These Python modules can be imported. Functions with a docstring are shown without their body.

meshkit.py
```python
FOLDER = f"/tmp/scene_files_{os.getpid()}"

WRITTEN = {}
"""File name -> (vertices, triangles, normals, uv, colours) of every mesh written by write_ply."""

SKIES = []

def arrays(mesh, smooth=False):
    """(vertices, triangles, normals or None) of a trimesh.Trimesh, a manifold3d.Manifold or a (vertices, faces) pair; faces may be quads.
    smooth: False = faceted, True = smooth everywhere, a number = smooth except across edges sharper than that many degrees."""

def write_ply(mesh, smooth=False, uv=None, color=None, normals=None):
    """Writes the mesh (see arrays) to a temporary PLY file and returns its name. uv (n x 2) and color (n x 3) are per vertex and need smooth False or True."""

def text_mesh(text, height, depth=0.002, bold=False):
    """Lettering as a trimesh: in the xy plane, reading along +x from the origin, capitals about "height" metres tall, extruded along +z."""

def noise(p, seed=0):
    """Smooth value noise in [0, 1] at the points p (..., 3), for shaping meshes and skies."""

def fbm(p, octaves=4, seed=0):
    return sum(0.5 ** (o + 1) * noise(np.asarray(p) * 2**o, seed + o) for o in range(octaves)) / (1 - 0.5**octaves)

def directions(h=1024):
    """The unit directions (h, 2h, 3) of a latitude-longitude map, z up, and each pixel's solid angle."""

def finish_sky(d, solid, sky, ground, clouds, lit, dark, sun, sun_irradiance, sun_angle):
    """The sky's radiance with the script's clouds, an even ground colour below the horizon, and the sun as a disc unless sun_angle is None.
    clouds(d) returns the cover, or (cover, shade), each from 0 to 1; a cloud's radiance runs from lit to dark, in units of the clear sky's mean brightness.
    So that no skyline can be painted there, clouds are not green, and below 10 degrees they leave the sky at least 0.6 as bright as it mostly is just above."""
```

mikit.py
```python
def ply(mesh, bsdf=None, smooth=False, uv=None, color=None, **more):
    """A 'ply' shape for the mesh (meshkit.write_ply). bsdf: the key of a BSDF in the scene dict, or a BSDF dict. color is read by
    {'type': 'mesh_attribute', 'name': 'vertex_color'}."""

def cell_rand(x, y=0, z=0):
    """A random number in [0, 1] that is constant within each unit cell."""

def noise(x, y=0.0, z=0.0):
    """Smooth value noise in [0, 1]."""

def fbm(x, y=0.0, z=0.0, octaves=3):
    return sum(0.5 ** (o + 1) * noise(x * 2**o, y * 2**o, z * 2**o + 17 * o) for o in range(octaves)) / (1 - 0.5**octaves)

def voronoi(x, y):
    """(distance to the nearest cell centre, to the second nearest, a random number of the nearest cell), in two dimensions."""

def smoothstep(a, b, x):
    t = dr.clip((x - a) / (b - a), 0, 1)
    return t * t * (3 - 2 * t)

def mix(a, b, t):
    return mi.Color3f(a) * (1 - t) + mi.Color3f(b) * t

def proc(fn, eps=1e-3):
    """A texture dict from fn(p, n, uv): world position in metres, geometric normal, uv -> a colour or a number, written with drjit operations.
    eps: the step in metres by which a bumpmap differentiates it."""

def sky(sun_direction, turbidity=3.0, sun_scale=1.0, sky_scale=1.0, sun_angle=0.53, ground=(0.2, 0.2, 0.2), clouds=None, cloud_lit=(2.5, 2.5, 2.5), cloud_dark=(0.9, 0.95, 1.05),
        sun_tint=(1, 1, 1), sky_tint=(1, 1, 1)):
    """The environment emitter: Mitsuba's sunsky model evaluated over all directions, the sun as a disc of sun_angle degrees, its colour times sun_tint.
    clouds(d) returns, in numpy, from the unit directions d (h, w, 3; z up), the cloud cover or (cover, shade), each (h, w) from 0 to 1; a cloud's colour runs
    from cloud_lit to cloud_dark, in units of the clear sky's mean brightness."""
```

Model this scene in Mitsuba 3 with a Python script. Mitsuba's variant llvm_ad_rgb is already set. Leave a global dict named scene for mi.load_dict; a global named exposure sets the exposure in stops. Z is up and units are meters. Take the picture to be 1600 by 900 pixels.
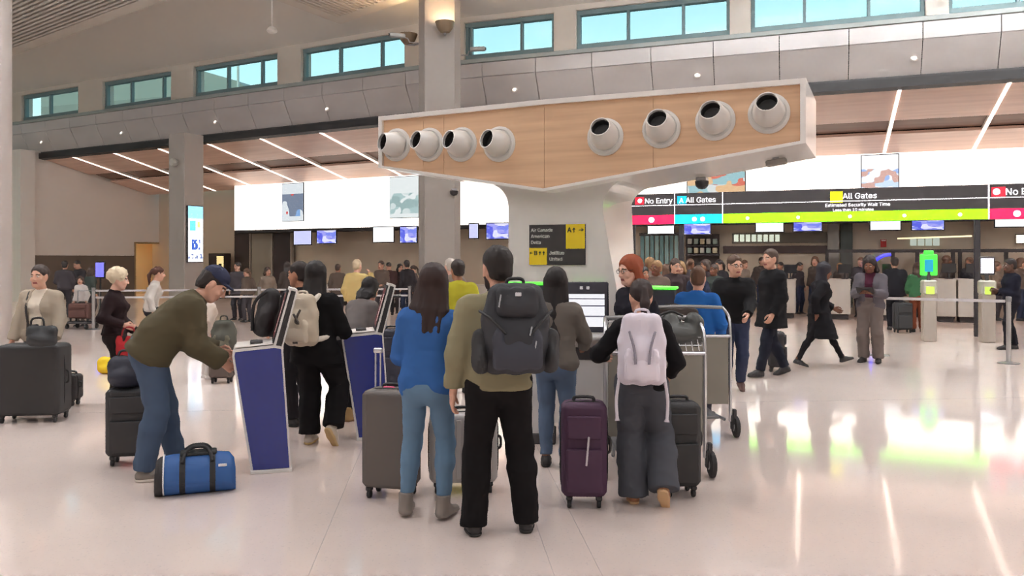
import math, random
import numpy as np, trimesh, manifold3d
import drjit as dr, mitsuba as mi, mikit, meshkit
from shapely.geometry import Polygon, box as sbox
from shapely.ops import unary_union
T = mi.ScalarTransform4f
PI = math.pi
rng = np.random.default_rng(7)
random.seed(7)
scene, labels = {}, {}

# ------------------------------------------------------------------ camera, sky, lights, exposure
EYE, F, CX, CY = 1.76, 1250.0, 800.0, 405.0          # eye height (m), focal length (px of a 1600 px frame), vanishing level
scene['camera'] = {'type': 'perspective', 'fov': math.degrees(2*math.atan(800/F)), 'fov_axis': 'x', 'near_clip': 0.1, 'far_clip': 400.0,
                   'principal_point_offset_y': (450-CY)/900.0,
                   'to_world': T().look_at(origin=[0, 0, EYE], target=[0, 10, EYE], up=[0, 0, 1])}
exposure = 0.18
scene['sky'] = mikit.sky([-0.5, -0.6, 0.62], turbidity=4.0, sun_scale=0.0, sky_scale=7.5, sky_tint=(1.22, 1.22, 0.86), ground=(0.25, 0.25, 0.24))
scene['sky']['sampling_weight'] = 6.0
CEILING_LAMP, PENDANT_UP = 6.2, 72.0           # radiance of the rows of ceiling lamps over the hall
STRIP_LAMP, AD_LAMP = 3.6, 1.45

# ------------------------------------------------------------------ materials
def lin(c):
    c = np.asarray(c, float)/255.0
    return [float(x) for x in np.where(c < 0.04045, c/12.92, ((c+0.055)/1.055)**2.4)]
_m = {}
def mat(rgb, rough=0.6, metal=0.0, spec=0.5, coat=0.0, two=True):
    key = ('material', tuple(rgb), rough, metal, spec, coat)
    if key not in _m:
        name = 'bsdf_%03d' % len(_m)
        d = {'type': 'principled', 'base_color': {'type': 'rgb', 'value': lin(rgb)}, 'roughness': rough, 'metallic': metal, 'specular': spec}
        if coat: d['clearcoat'] = coat; d['clearcoat_gloss'] = 0.9
        scene[name] = {'type': 'twosided', 'bsdf': d} if two else d
        _m[key] = name
    return _m[key]
def proc_mat(name, fn, rough=0.5, metal=0.0, spec=0.5, **kw):
    scene[name] = {'type': 'twosided', 'bsdf': {'type': 'principled', 'base_color': mikit.proc(fn), 'roughness': rough, 'metallic': metal, 'specular': spec, **kw}}
    return name
def lamp(rgb, power, weight=1.0):
    return {'type': 'area', 'radiance': {'type': 'rgb', 'value': [float(x*power) for x in lin(rgb)]}, 'sampling_weight': weight}

def f_floor(p, n, uv):
    g = mikit.fbm(p.x*1.3, p.y*1.3, 0.0, 3)
    s = mikit.noise(p.x*90, p.y*90)
    base = mikit.mix(lin((206, 190, 182)), lin((214, 198, 190)), g)
    return mikit.mix(base, lin((184, 172, 167)), mikit.smoothstep(0.80, 0.95, s)*0.35)
def f_rough(p, n, uv):
    return 0.055 + 0.04*mikit.fbm(p.x*0.8, p.y*0.8, 3.0, 2)
scene['terrazzo'] = {'type': 'twosided', 'bsdf': {'type': 'principled', 'base_color': mikit.proc(f_floor), 'roughness': mikit.proc(f_rough), 'specular': 0.55}}
def f_oak(p, n, uv):
    w = mikit.fbm(uv.x*1.2, uv.y*26.0, 0.0, 3)
    return mikit.mix(lin((190, 152, 120)), lin((212, 176, 142)), w)
proc_mat('oak', f_oak, 0.5)
def f_pale_wood(p, n, uv):
    w = mikit.fbm(uv.x*0.7, uv.y*9.0, 0.0, 3)
    return mikit.mix(lin((204, 170, 154)), lin((226, 194, 178)), w)
proc_mat('pale_wood', f_pale_wood, 0.38)
def f_plaster(p, n, uv):
    return mikit.mix(lin((220, 214, 208)), lin((228, 222, 216)), mikit.fbm(p.x*0.6, p.y*0.6, p.z*0.6, 2))
proc_mat('plaster', f_plaster, 0.8)
def f_panel(p, n, uv):
    return mikit.mix(lin((182, 177, 175)), lin((196, 191, 189)), mikit.fbm(p.x*0.9, p.y*0.9, p.z*2.0, 2))
proc_mat('metal_panel', f_panel, 0.32, spec=0.6)
def f_taupe(p, n, uv):
    return mikit.mix(lin((200, 184, 164)), lin((208, 192, 172)), mikit.fbm(p.x*0.5, p.y*0.5, p.z*0.8, 2))
proc_mat('taupe', f_taupe, 0.5)
scene['window_glass'] = {'type': 'thindielectric', 'specular_transmittance': {'type': 'rgb', 'value': [0.78, 0.93, 0.945]}}
WHITE, CREAM, STEEL, CHROME = mat((226, 222, 216), 0.35), mat((205, 197, 186), 0.7), mat((150, 150, 152), 0.35, 0.8), mat((205, 205, 208), 0.22, 0.9)
BLACK, CHARCOAL, RUBBER, DARKGLASS = mat((24, 23, 25), 0.5), mat((52, 50, 52), 0.55), mat((30, 30, 31), 0.7), mat((14, 14, 18), 0.12, coat=0.6)
TEAL = mat((108, 130, 133), 0.5)

# ------------------------------------------------------------------ small mesh kit
def at(px, py, Y):                                   # a point seen at a pixel, at its distance Y from the camera
    return np.array([(px-CX)/F*Y, Y, EYE+(CY-py)/F*Y])
def ground(px, py):                                  # a point of the floor
    Y = EYE*F/(py-CY)
    return np.array([(px-CX)/F*Y, Y, 0.0])
def hull(pts):
    m = trimesh.convex.convex_hull(np.asarray(pts, float)); return m
def bx(sx, sy, sz, c=(0, 0, 0), ch=None):            # box with chamfered edges
    h = np.array([sx, sy, sz], float)/2
    if ch is None: ch = min(0.006, h.min()*0.3)
    if ch <= 0:
        return trimesh.creation.box((sx, sy, sz), T_(c))
    p = []
    for s in np.ndindex(2, 2, 2):
        q = (np.array(s)*2-1)
        for k in range(3):
            e = h-ch; e[k] = h[k]; p.append(q*e)
    return hull(np.array(p)+np.asarray(c, float))
def T_(c):
    m = np.eye(4); m[:3, 3] = c; return m
def rbx(sx, sy, sz, c=(0, 0, 0), r=0.04, seg=8):     # box with rounded edges
    s = trimesh.creation.uv_sphere(r, count=[seg, 2*seg]).vertices
    h = np.array([sx, sy, sz])/2-r
    return hull(np.vstack([s+np.array([a, b, d])*h for a in (-1, 1) for b in (-1, 1) for d in (-1, 1)])+np.asarray(c, float))
def tube(path, r, sides=8, closed=False):
    p = np.asarray(path, float); n = len(p)
    rr = np.broadcast_to(r, (n,))
    t = np.gradient(p, axis=0) if not closed else np.roll(p, -1, 0)-np.roll(p, 1, 0)
    t /= np.linalg.norm(t, axis=1, keepdims=True)+1e-12
    ref = np.array([0, 0, 1.0]) if abs(t[0][2]) < 0.9 else np.array([1.0, 0, 0])
    a = np.cross(t[0], ref); a /= np.linalg.norm(a)
    V = []
    for i in range(n):
        a = a-t[i]*np.dot(a, t[i]); a /= np.linalg.norm(a)
        b = np.cross(t[i], a)
        ang = np.arange(sides)*2*PI/sides
        V.append(p[i]+rr[i]*(np.cos(ang)[:, None]*a+np.sin(ang)[:, None]*b))
    V = np.vstack(V); Fc = []
    for i in range(n if closed else n-1):
        j = (i+1) % n
        for k in range(sides):
            l = (k+1) % sides
            Fc += [[i*sides+k, i*sides+l, j*sides+l], [i*sides+k, j*sides+l, j*sides+k]]
    if not closed:
        V = np.vstack([V, p[:1], p[-1:]]); c0, c1 = len(V)-2, len(V)-1
        for k in range(sides):
            l = (k+1) % sides
            Fc += [[c0, l, k], [c1, (n-1)*sides+k, (n-1)*sides+l]]
    return trimesh.Trimesh(V, Fc, process=False)
def curve(pts, n=24):                                # smooth curve through points
    p = np.asarray(pts, float); u = np.linspace(0, len(p)-1, n); out = []
    for x in u:
        i = min(int(x), len(p)-2); f = x-i
        a, b, c, d = p[max(i-1, 0)], p[i], p[i+1], p[min(i+2, len(p)-1)]
        out.append(0.5*((2*b)+(-a+c)*f+(2*a-5*b+4*c-d)*f*f+(-a+3*b-3*c+d)*f**3))
    return np.array(out)
def lathe(profile, sides=20):
    return trimesh.creation.revolve(np.asarray(profile, float), sections=sides)
def prism(poly, depth, z0=0.0):                      # polygon in xy extruded along z
    if not hasattr(poly, 'geom_type'): poly = Polygon(poly)
    m = trimesh.creation.extrude_polygon(poly, depth, engine='earcut'); m.apply_translation([0, 0, z0]); return m
def xz(m):                                           # a mesh drawn in xy and extruded along z, stood up: x, z and depth along +y
    m = m.copy(); v = m.vertices.copy(); m.vertices = np.stack([v[:, 0], v[:, 2], v[:, 1]], 1); m.invert(); return m
def yz(m):                                           # drawn in xy -> y, z; extruded along x
    m = m.copy(); v = m.vertices.copy(); m.vertices = np.stack([v[:, 2], v[:, 0], v[:, 1]], 1); return m
def cat(*ms):
    flat = []
    for m in ms: flat += list(m) if isinstance(m, (list, tuple)) else [m]
    return trimesh.util.concatenate(flat)
def mv(m, t=(0, 0, 0), rz=0, rx=0, ry=0, s=1):
    m = m.copy()
    if s != 1: m.apply_scale(s)
    for a, ax in ((rx, [1, 0, 0]), (ry, [0, 1, 0]), (rz, [0, 0, 1])):
        if a: m.apply_transform(trimesh.transformations.rotation_matrix(math.radians(a), ax))
    m.apply_translation(t); return m
def uvbox(m):                                        # planar uv in metres: u along the longer way, v across it
    v = np.asarray(m.vertices); e = np.ptp(v, axis=0); o = np.argsort(-e)
    return np.stack([v[:, o[0]], v[:, o[1]]], 1)

# ------------------------------------------------------------------ naming
_used = {}
def numbered(name):
    k = _used.get(name, 0); _used[name] = k+1
    return name if k == 0 else '%s_%03d' % (name, k)
place = {}
def thing(name, label, cat_, loc=(0, 0, 0), rz=0, group=None, tilt=None, M=None):
    key = numbered(name)
    m = T().translate([float(x) for x in loc]).rotate([0, 0, 1], float(rz))
    if tilt: m = m.rotate(tilt[0], float(tilt[1]))
    if M is not None: m = M
    place[key] = m
    labels[key] = {'label': label, 'category': cat_}
    if group: labels[key]['group'] = group
    return key
def raw(key, d, root, **kw):
    d = dict(d)
    if root in place: d['to_world'] = place[root] @ d['to_world'] if 'to_world' in d else place[root]
    d.update(kw); scene[key] = d
def obj(name, mesh, bsdf, parent=None, smooth=False, label=None, **kw):
    key = numbered((parent+'__' if parent else '')+name)
    d = mesh if isinstance(mesh, dict) else mikit.ply(mesh, bsdf, smooth=smooth, **{k: kw.pop(k) for k in ('uv', 'color') if k in kw})
    if isinstance(mesh, dict) and bsdf is not None: d = {**d, 'bsdf': {'type': 'ref', 'id': bsdf}}
    raw(key, d, (parent or key).split('__')[0], **kw)
    if label: labels[key] = {'label': label}
    return key
def lone(name, mesh, bsdf, label, cat_, loc=(0, 0, 0), rz=0, group=None, smooth=False, **kw):   # a thing that is one mesh
    key = thing(name, label, cat_, loc, rz, group)
    d = mesh if isinstance(mesh, dict) else mikit.ply(mesh, bsdf, smooth=smooth, **{k: kw.pop(k) for k in ('uv', 'color') if k in kw})
    raw(key, d, key, **kw); return key
def struct(name, mesh, bsdf, M=None, **kw):
    key = numbered(name)
    if M is not None: place[key] = M
    raw(key, mikit.ply(mesh, bsdf, **{k: kw.pop(k) for k in ('uv', 'smooth') if k in kw}), key, **kw)
    labels[key] = {'kind': 'structure'}
    return key
def holder(name, M=None):                            # a piece of the setting without a mesh of its own
    key = numbered(name)
    if M is not None: place[key] = M
    labels[key] = {'kind': 'structure'}
    return key

# ------------------------------------------------------------------ the hall: floor, facade frames
# The far side of the hall bends at a pivot behind the middle column: frame L left of it, frame R right of it; s runs along it, b into depth.
PIV = np.array([-0.088*23.8, 23.8, 0.0])
ANG = {'L': math.radians(28.5), 'R': math.radians(20.5)}
FR = {k: T().translate([float(x) for x in PIV]).rotate([0, 0, 1], -math.degrees(a)) for k, a in ANG.items()}
def s_of(side, px, b):                               # where along the facade, at depth b, the view through column px meets it
    a = ANG[side]; tx = (px-CX)/F
    # X = Px + s cos + b sin ; Y = Py - s sin + b cos
    return (tx*(PIV[1]+b*math.cos(a))-PIV[0]-b*math.sin(a))/(math.cos(a)+tx*math.sin(a))
def y_of(side, s, b): a = ANG[side]; return PIV[1]-s*math.sin(a)+b*math.cos(a)
def z_of(side, px, py, b): return EYE+(CY-py)/F*y_of(side, s_of(side, px, b), b)
def sec(poly, s0, s1):                               # a section in (b, z) drawn out along s
    p = np.asarray(poly, float)
    return hull([[s, b, z] for s in (s0, s1) for b, z in p])
LEFT_END = -20.6
RIGHT_END = 26.0
SPAN = {'L': (LEFT_END, 0.35), 'R': (-0.35, RIGHT_END)}
CLER = {'L': (-28.0, 0.35), 'R': (-0.35, RIGHT_END)}

fl = struct('floor', trimesh.creation.box((80, 72, 0.2), T_((0, 18, -0.1))), 'terrazzo')
SEAM = mat((186, 172, 166), 0.35)
def seam(p, q, w=0.006):
    p, q = np.array(p, float), np.array(q, float); d = q-p; n = np.array([-d[1], d[0], 0])/np.linalg.norm(d)*w/2
    obj('divider_strip', hull([x+o+[0, 0, z] for x in (p, q) for o in (n, -n) for z in (-0.01, 0.0012)]), SEAM, fl)
vp = (690-800)/1250.0
def seam_along(px, py, y0, y1):
    g = ground(px, py); u = np.array([vp, 1.0, 0])
    seam(g+u*(y0-g[1]), g+u*(y1-g[1]))
for px in (482, 866, 941): seam_along(px, 899, 2.0, 33.0)
uc = np.array([1.0, -vp, 0])
for y in (9.6, 18.0): seam(np.array([0, y, 0])-uc*16, np.array([0, y, 0])+uc*16)

ORD = ['first', 'second', 'third', 'fourth', 'fifth', 'sixth', 'seventh', 'eighth', 'ninth', 'tenth', 'eleventh']
SILL, HEAD = 7.62, 8.72
# windows of the clerestory, by their edges: (side, left px, right px, mullion px)
WINDOWS = [('L', 33, 122, [80]), ('L', 160, 267, [207, 257]), ('L', 302, 433, [358, 411]), ('L', 470, 632, [533, 598]),
           ('R', 725, 865, [737, 816]), ('R', 900, 1140, [982, 1068]), ('R', 1173, 1446, [1257, 1357]), ('R', 1483, 1790, [1590, 1690])]
piers = {'L': [], 'R': []}
cl = {k: holder('wall_clerestory_'+n, FR[k]) for k, n in (('L', 'left'), ('R', 'right'))}
for i, (sd, p0, p1, mulls) in enumerate(WINDOWS):
    a, b = s_of(sd, p0, 0), s_of(sd, p1, 0)
    piers[sd].append((a, b))
    w = holder('window_%d' % (i+1), FR[sd])
    fw = 0.09
    top = HEAD
    parts = [(a, a+fw, SILL, top), (b-fw, b, SILL, top)]
    for x0, x1, z0, z1 in parts: obj('jamb', bx(x1-x0, 0.16, z1-z0, ((x0+x1)/2, 0.20, (z0+z1)/2)), TEAL, w)
    obj('sill_frame', bx(b-a, 0.2, 0.16, ((a+b)/2, 0.20, SILL+0.08)), TEAL, w)
    obj('head_frame', bx(b-a, 0.2, 0.13, ((a+b)/2, 0.20, top-0.065)), TEAL, w)
    ms = [s_of(sd, m, 0.2) for m in mulls]
    for m in ms: obj('mullion', bx(0.075, 0.14, top-SILL-0.1, (m, 0.20, (SILL+top)/2)), TEAL, w)
    e = [a+fw]+ms+[b-fw]
    for u, v in zip(e[:-1], e[1:]):
        if v-u > 0.12:
            q = [[u, 0.22, SILL+0.1], [v, 0.22, SILL+0.1], [v, 0.22, top-0.1], [u, 0.22, top-0.1]]
            obj('pane', trimesh.Trimesh(q, [[0, 1, 2], [0, 2, 3]], process=False), 'window_glass', w)
for sd in 'LR':
    lo, hi = CLER[sd]; edges = sorted(piers[sd]); x = lo
    for a, b in edges+[(hi, hi)]:
        a = min(a, hi)
        if a-x > 0.02: obj('pier', bx(a-x, 0.5, HEAD-SILL+0.3, ((a+x)/2, 0.25, (HEAD+SILL)/2+0.1), 0.01), CREAM, cl[sd])
        x = max(x, min(b, hi))
    obj('lintel', bx(hi-lo, 0.5, 0.9, ((hi+lo)/2, 0.25, HEAD+0.45), 0.0), CREAM, cl[sd])
    obj('ledge', bx(hi-lo, 0.56, 0.12, ((hi+lo)/2, 0.24, SILL-0.06), 0.01), mat((150, 158, 155), 0.5), cl[sd])
    # bulkhead: one row of upright panels, one row that leans back below it, a black slot under that
    obj('backing', sec([(0.12, SILL-0.1), (0.12, 7.05), (0.48, 6.25), (0.9, 6.25), (0.9, SILL-0.1)], lo, hi), BLACK, cl[sd])
    n = int((hi-lo)/1.62); d = (hi-lo)/n
    shared1 = mikit.ply(sec([(0.0, SILL-0.13), (0.0, 7.09), (0.06, 7.06), (0.10, SILL-0.13)], 0.008, d-0.008), 'metal_panel')
    shared2 = mikit.ply(sec([(0.0, 7.07), (0.06, 7.07), (0.48, 6.27), (0.42, 6.27)], 0.008, d-0.008), 'metal_panel')
    for i in range(n):
        for nm, sh in (('upper_panel', shared1), ('sloped_panel', shared2)):
            key = numbered(cl[sd]+'__'+nm)
            scene[key] = {**sh, 'to_world': FR[sd] @ T().translate([lo+i*d, 0, 0])}
    obj('slot', sec([(0.3, 6.24), (0.3, 6.02), (0.55, 5.98), (0.9, 6.24)], lo, hi), BLACK, cl[sd])
    # small round downlights set in the leaning row
    for k in range(int((hi-lo)/5.2)):
        x = lo+2.6+5.2*k
        SPOT = globals().get('SPOT', 0)+1
        q = thing('downlight', '%s small white spotlight from the left in the sloping bulkhead panels' % ORD[SPOT-1], 'spotlight', M=FR[sd], group='spotlights in the bulkhead')
        obj('trim_ring', mv(lathe([(0, 0), (0.09, 0), (0.075, 0.03), (0.0, 0.03)], 12), (x, 0.19, 6.66), rx=63), WHITE, q)
        obj('lens', mv(lathe([(0, 0.031), (0.05, 0.031), (0.05, 0.036), (0, 0.036)], 12), (x, 0.19, 6.66), rx=63), mat((250, 244, 230), 0.4), q, emitter=lamp((255, 240, 220), 3.0, 0.05))

# sloping timber ceiling behind the bulkhead, in panels between the light strips
SL = 0.225
def zc(b): return 6.02-SL*(b-0.45)
STRIPS = {'L': [-18.6, -15.97, -13.3, -10.6, -7.95, -5.2, -2.55], 'R': [0.15, 2.6, 5.05, 7.5, 9.95, 12.37, 14.75, 17.15, 19.55, 21.95]}
ROWS = [(0.5, 2.55, 0.0, 'pale_wood'), (2.57, 3.55, 0.10, 'oak_dark'), (3.57, 5.6, 0.0, 'pale_wood')]
def f_oak_dark(p, n, uv):
    return mikit.mix(lin((104, 78, 66)), lin((128, 98, 84)), mikit.fbm(uv.x*0.7, uv.y*9.0, 0.0, 3))
proc_mat('oak_dark', f_oak_dark, 0.5)
SHEAR = math.tan(math.radians(2.0))
for sd in 'LR':
    hk = holder('ceiling_timber_'+('left' if sd == 'L' else 'right'), FR[sd])
    xs = STRIPS[sd]; lo, hi = SPAN[sd]
    e = [lo]+xs+[hi]
    for a, b in zip(e[:-1], e[1:]):
        a2, b2 = a+0.06, b-0.06
        if b2-a2 < 0.15: continue
        for b0, b1, up, m_ in ROWS:
            pm = hull([[s, d, zc(d)+up+t] for s in (a2, b2) for d in (b0, b1) for t in (0, 0.08)])
            v = np.asarray(pm.vertices)
            obj('timber_panel', pm, m_, hk, uv=np.stack([v[:, 0]+a, v[:, 1]], 1))
    obj('deck', hull([[s, d, zc(d)+0.22+t] for s in (lo, hi) for d in (0.4, 5.9) for t in (0, 0.1)]), CHARCOAL, hk)
    for i, x in enumerate(xs):
        k = thing('ceiling_light_strip', ('%s thin glowing light strip from the left in the sloping timber ceiling' % ORD[i] if sd == 'L' and i < 6 else {12.37: 'upright looking light strip in the timber ceiling right of the canopy', 14.75: 'slanting light strip in the timber ceiling nearest the right edge'}.get(x, 'light strip in the timber ceiling hidden behind the canopy' if sd == 'L' or x < 12 else 'light strip in the timber ceiling beyond the right edge')), 'light', M=FR[sd], group='light strips in the timber ceiling')
        obj('channel', hull([[x+o, d, zc(d)+t] for o in (-0.055, 0.055) for d in (0.5, 5.6) for t in (0.0, 0.1)]), WHITE, k)
        obj('diffuser', hull([[x+o, d, zc(d)+t] for o in (-0.04, 0.04) for d in (0.52, 5.58) for t in (-0.025, -0.004)]), mat((250, 240, 230), 0.5), k, emitter=lamp((255, 226, 206), STRIP_LAMP, 0.4))

# advertising wall over the counters, rear wall below it
ADB = 5.1
for sd in 'LR':
    nm = 'left' if sd == 'L' else 'right'
    lo, hi = SPAN[sd]
    x0 = s_of('L', 366, ADB) if sd == 'L' else -0.35
    if sd == 'L': hi = 1.0
    k = thing('advertising_wall', 'long bright backlit advertising wall on the %s over the counters' % nm, 'lightbox', M=FR[sd])
    zt, zb = 5.04, 3.02
    obj('housing', bx(hi-x0, 0.4, zt-zb+0.16, ((hi+x0)/2, ADB+0.24, (zt+zb)/2-0.06), 0.02), BLACK, k)
    obj('face', bx(hi-x0-0.02, 0.04, zt-zb, ((hi+x0)/2, ADB+0.02, (zt+zb)/2), 0.004), mat((240, 232, 222), 0.3), k, emitter=lamp((255, 244, 232), AD_LAMP, 3.0))
    r = holder('wall_rear_'+nm, FR[sd])
    RB = ADB+1.1
    obj('lining', bx(SPAN[sd][1]-SPAN[sd][0]+1, 0.2, 6.4, (sum(SPAN[sd])/2, RB+0.1, 3.2), 0), 'taupe', r)

# side wall at the far left, with its dark lower part, doorway and end pier
L_ = FR['L']
wl = holder('wall_left', L_)
def b_left(px):                                      # depth along the side wall at a pixel column
    tx = (px-CX)/F; a = ANG['L']; X0, Y0 = PIV[0]+LEFT_END*math.cos(a), PIV[1]-LEFT_END*math.sin(a)
    return (tx*Y0-X0)/(math.sin(a)-tx*math.cos(a))
D0, D1 = b_left(211), b_left(262)
for nm, d0, d1, z0, z1 in (('plaster_wall', 0.0, D0, 1.92, 6.35), ('plaster_wall', D0, D1, 2.5, 6.3), ('plaster_wall', D1, 6.6, 0, 6.3)):
    obj(nm, hull([[LEFT_END+o, d, z] for o in (-0.3, 0) for d in (d0, d1) for z in (z0, z1)]), 'plaster', wl)
obj('wainscot', hull([[LEFT_END+o, d, z] for o in (-0.3, 0.02) for d in (0.0, D0-0.05) for z in (0, 1.92)]), mat((104, 92, 82), 0.5), wl)
dk = holder('door_1', L_)
for nm, q in (('jamb', (D0-0.05, D0+0.03, 0, 2.5)), ('jamb', (D1-0.03, D1+0.05, 0, 2.5)), ('head', (D0-0.05, D1+0.05, 2.5, 2.58))):
    obj(nm, hull([[LEFT_END+o, d, z] for o in (-0.32, 0.03) for d in q[:2] for z in q[2:]]), mat((150, 130, 100), 0.5), dk)
WARM = mat((226, 200, 158), 0.8)
obj('passage_wall', hull([[LEFT_END+o, d, z] for o in (-2.4, -2.3) for d in (D0-1, D1+1) for z in (0, 2.8)]), WARM, dk)
for d in (D0-1.0, D1+0.9): obj('passage_wall', hull([[LEFT_END+o, d+t, z] for o in (-2.4, -0.31) for t in (0, 0.1) for z in (0, 2.8)]), WARM, dk)
obj('passage_ceiling', hull([[LEFT_END+o, d, z] for o in (-2.4, -0.31) for d in (D0-1, D1+1) for z in (2.8, 2.9)]), WARM, dk)
k = thing('passage_lamp', 'warm ceiling lamp inside the lit doorway at the far left', 'lamp', M=L_)
obj('diffuser', bx(0.5, 1.2, 0.05, (LEFT_END-1.2, (D0+D1)/2, 2.76), 0.01), WHITE, k, emitter=lamp((255, 214, 150), 7.0, 1.0)); obj('frame', bx(0.6, 1.3, 0.03, (LEFT_END-1.2, (D0+D1)/2, 2.79), 0.01), WHITE, k)
struct('wall_far_left', bx(9.0, 0.3, 6.3, (LEFT_END-4.9, 0.0, 3.15), 0), 'plaster', L_)
wr = holder('wall_right', FR['R'])
obj('plaster_wall', bx(0.3, 9.0, 9.0, (RIGHT_END+0.15, 3.0, 4.5)), 'plaster', wr)
obj('end_pier', bx(0.75, 0.6, 6.3, (LEFT_END-0.1, -0.31, 3.15)), 'plaster', wl)

# upper ceiling of the hall: two inclined facets, with the lamps overhead, behind the camera
CEIL = mat((212, 207, 199), 0.85)
for sd, nm in (('L', 'left'), ('R', 'right')):
    lo, hi = SPAN[sd]
    lo -= 8 if sd == 'L' else 0; hi += 8 if sd == 'R' else 0
    p = [[s, b, z+t] for s in (lo, hi) for b, z in ((0.3, HEAD+0.12), (-12.0, 10.2)) for t in (0, 0.15)]
    struct('ceiling_'+nm, hull(p), CEIL, FR[sd])
struct('ceiling_entrance', bx(84, 30, 0.2, (0, 2.0, 10.6), 0), CEIL)
for nm, m in (('back', bx(90, 0.3, 11, (0, -14, 5.5), 0)), ('west', bx(0.3, 60, 11, (-33, 14, 5.5), 0)), ('east', bx(0.3, 60, 11, (33, 14, 5.5), 0))):
    struct('wall_'+nm, m, 'plaster')
LAMP_MESH = mikit.ply(bx(5.2, 0.7, 0.05, (0, 0, 0), 0.01), mat((245, 240, 232), 0.5))
LAMP_FRAME = mikit.ply(cat(bx(5.4, 0.06, 0.12, (0, 0.38, 0.03)), bx(5.4, 0.06, 0.12, (0, -0.38, 0.03)), bx(0.06, 0.8, 0.12, (2.67, 0, 0.03)), bx(0.06, 0.8, 0.12, (-2.67, 0, 0.03))), WHITE)
for y in (-8.0, -3.0, 2.0, 7.0, 11.5):
    for x in (-13.5, -4.5, 4.5, 13.5):
        k = thing('ceiling_lamp', 'long flat ceiling lamp in the hall ceiling', 'ceiling lamp', (x, y, 9.2), group='ceiling lamps over the hall')
        obj('frame', LAMP_FRAME, None, k)
        obj('diffuser', LAMP_MESH, None, k, emitter=lamp((241, 246, 255), CEILING_LAMP, 2.0))

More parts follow.
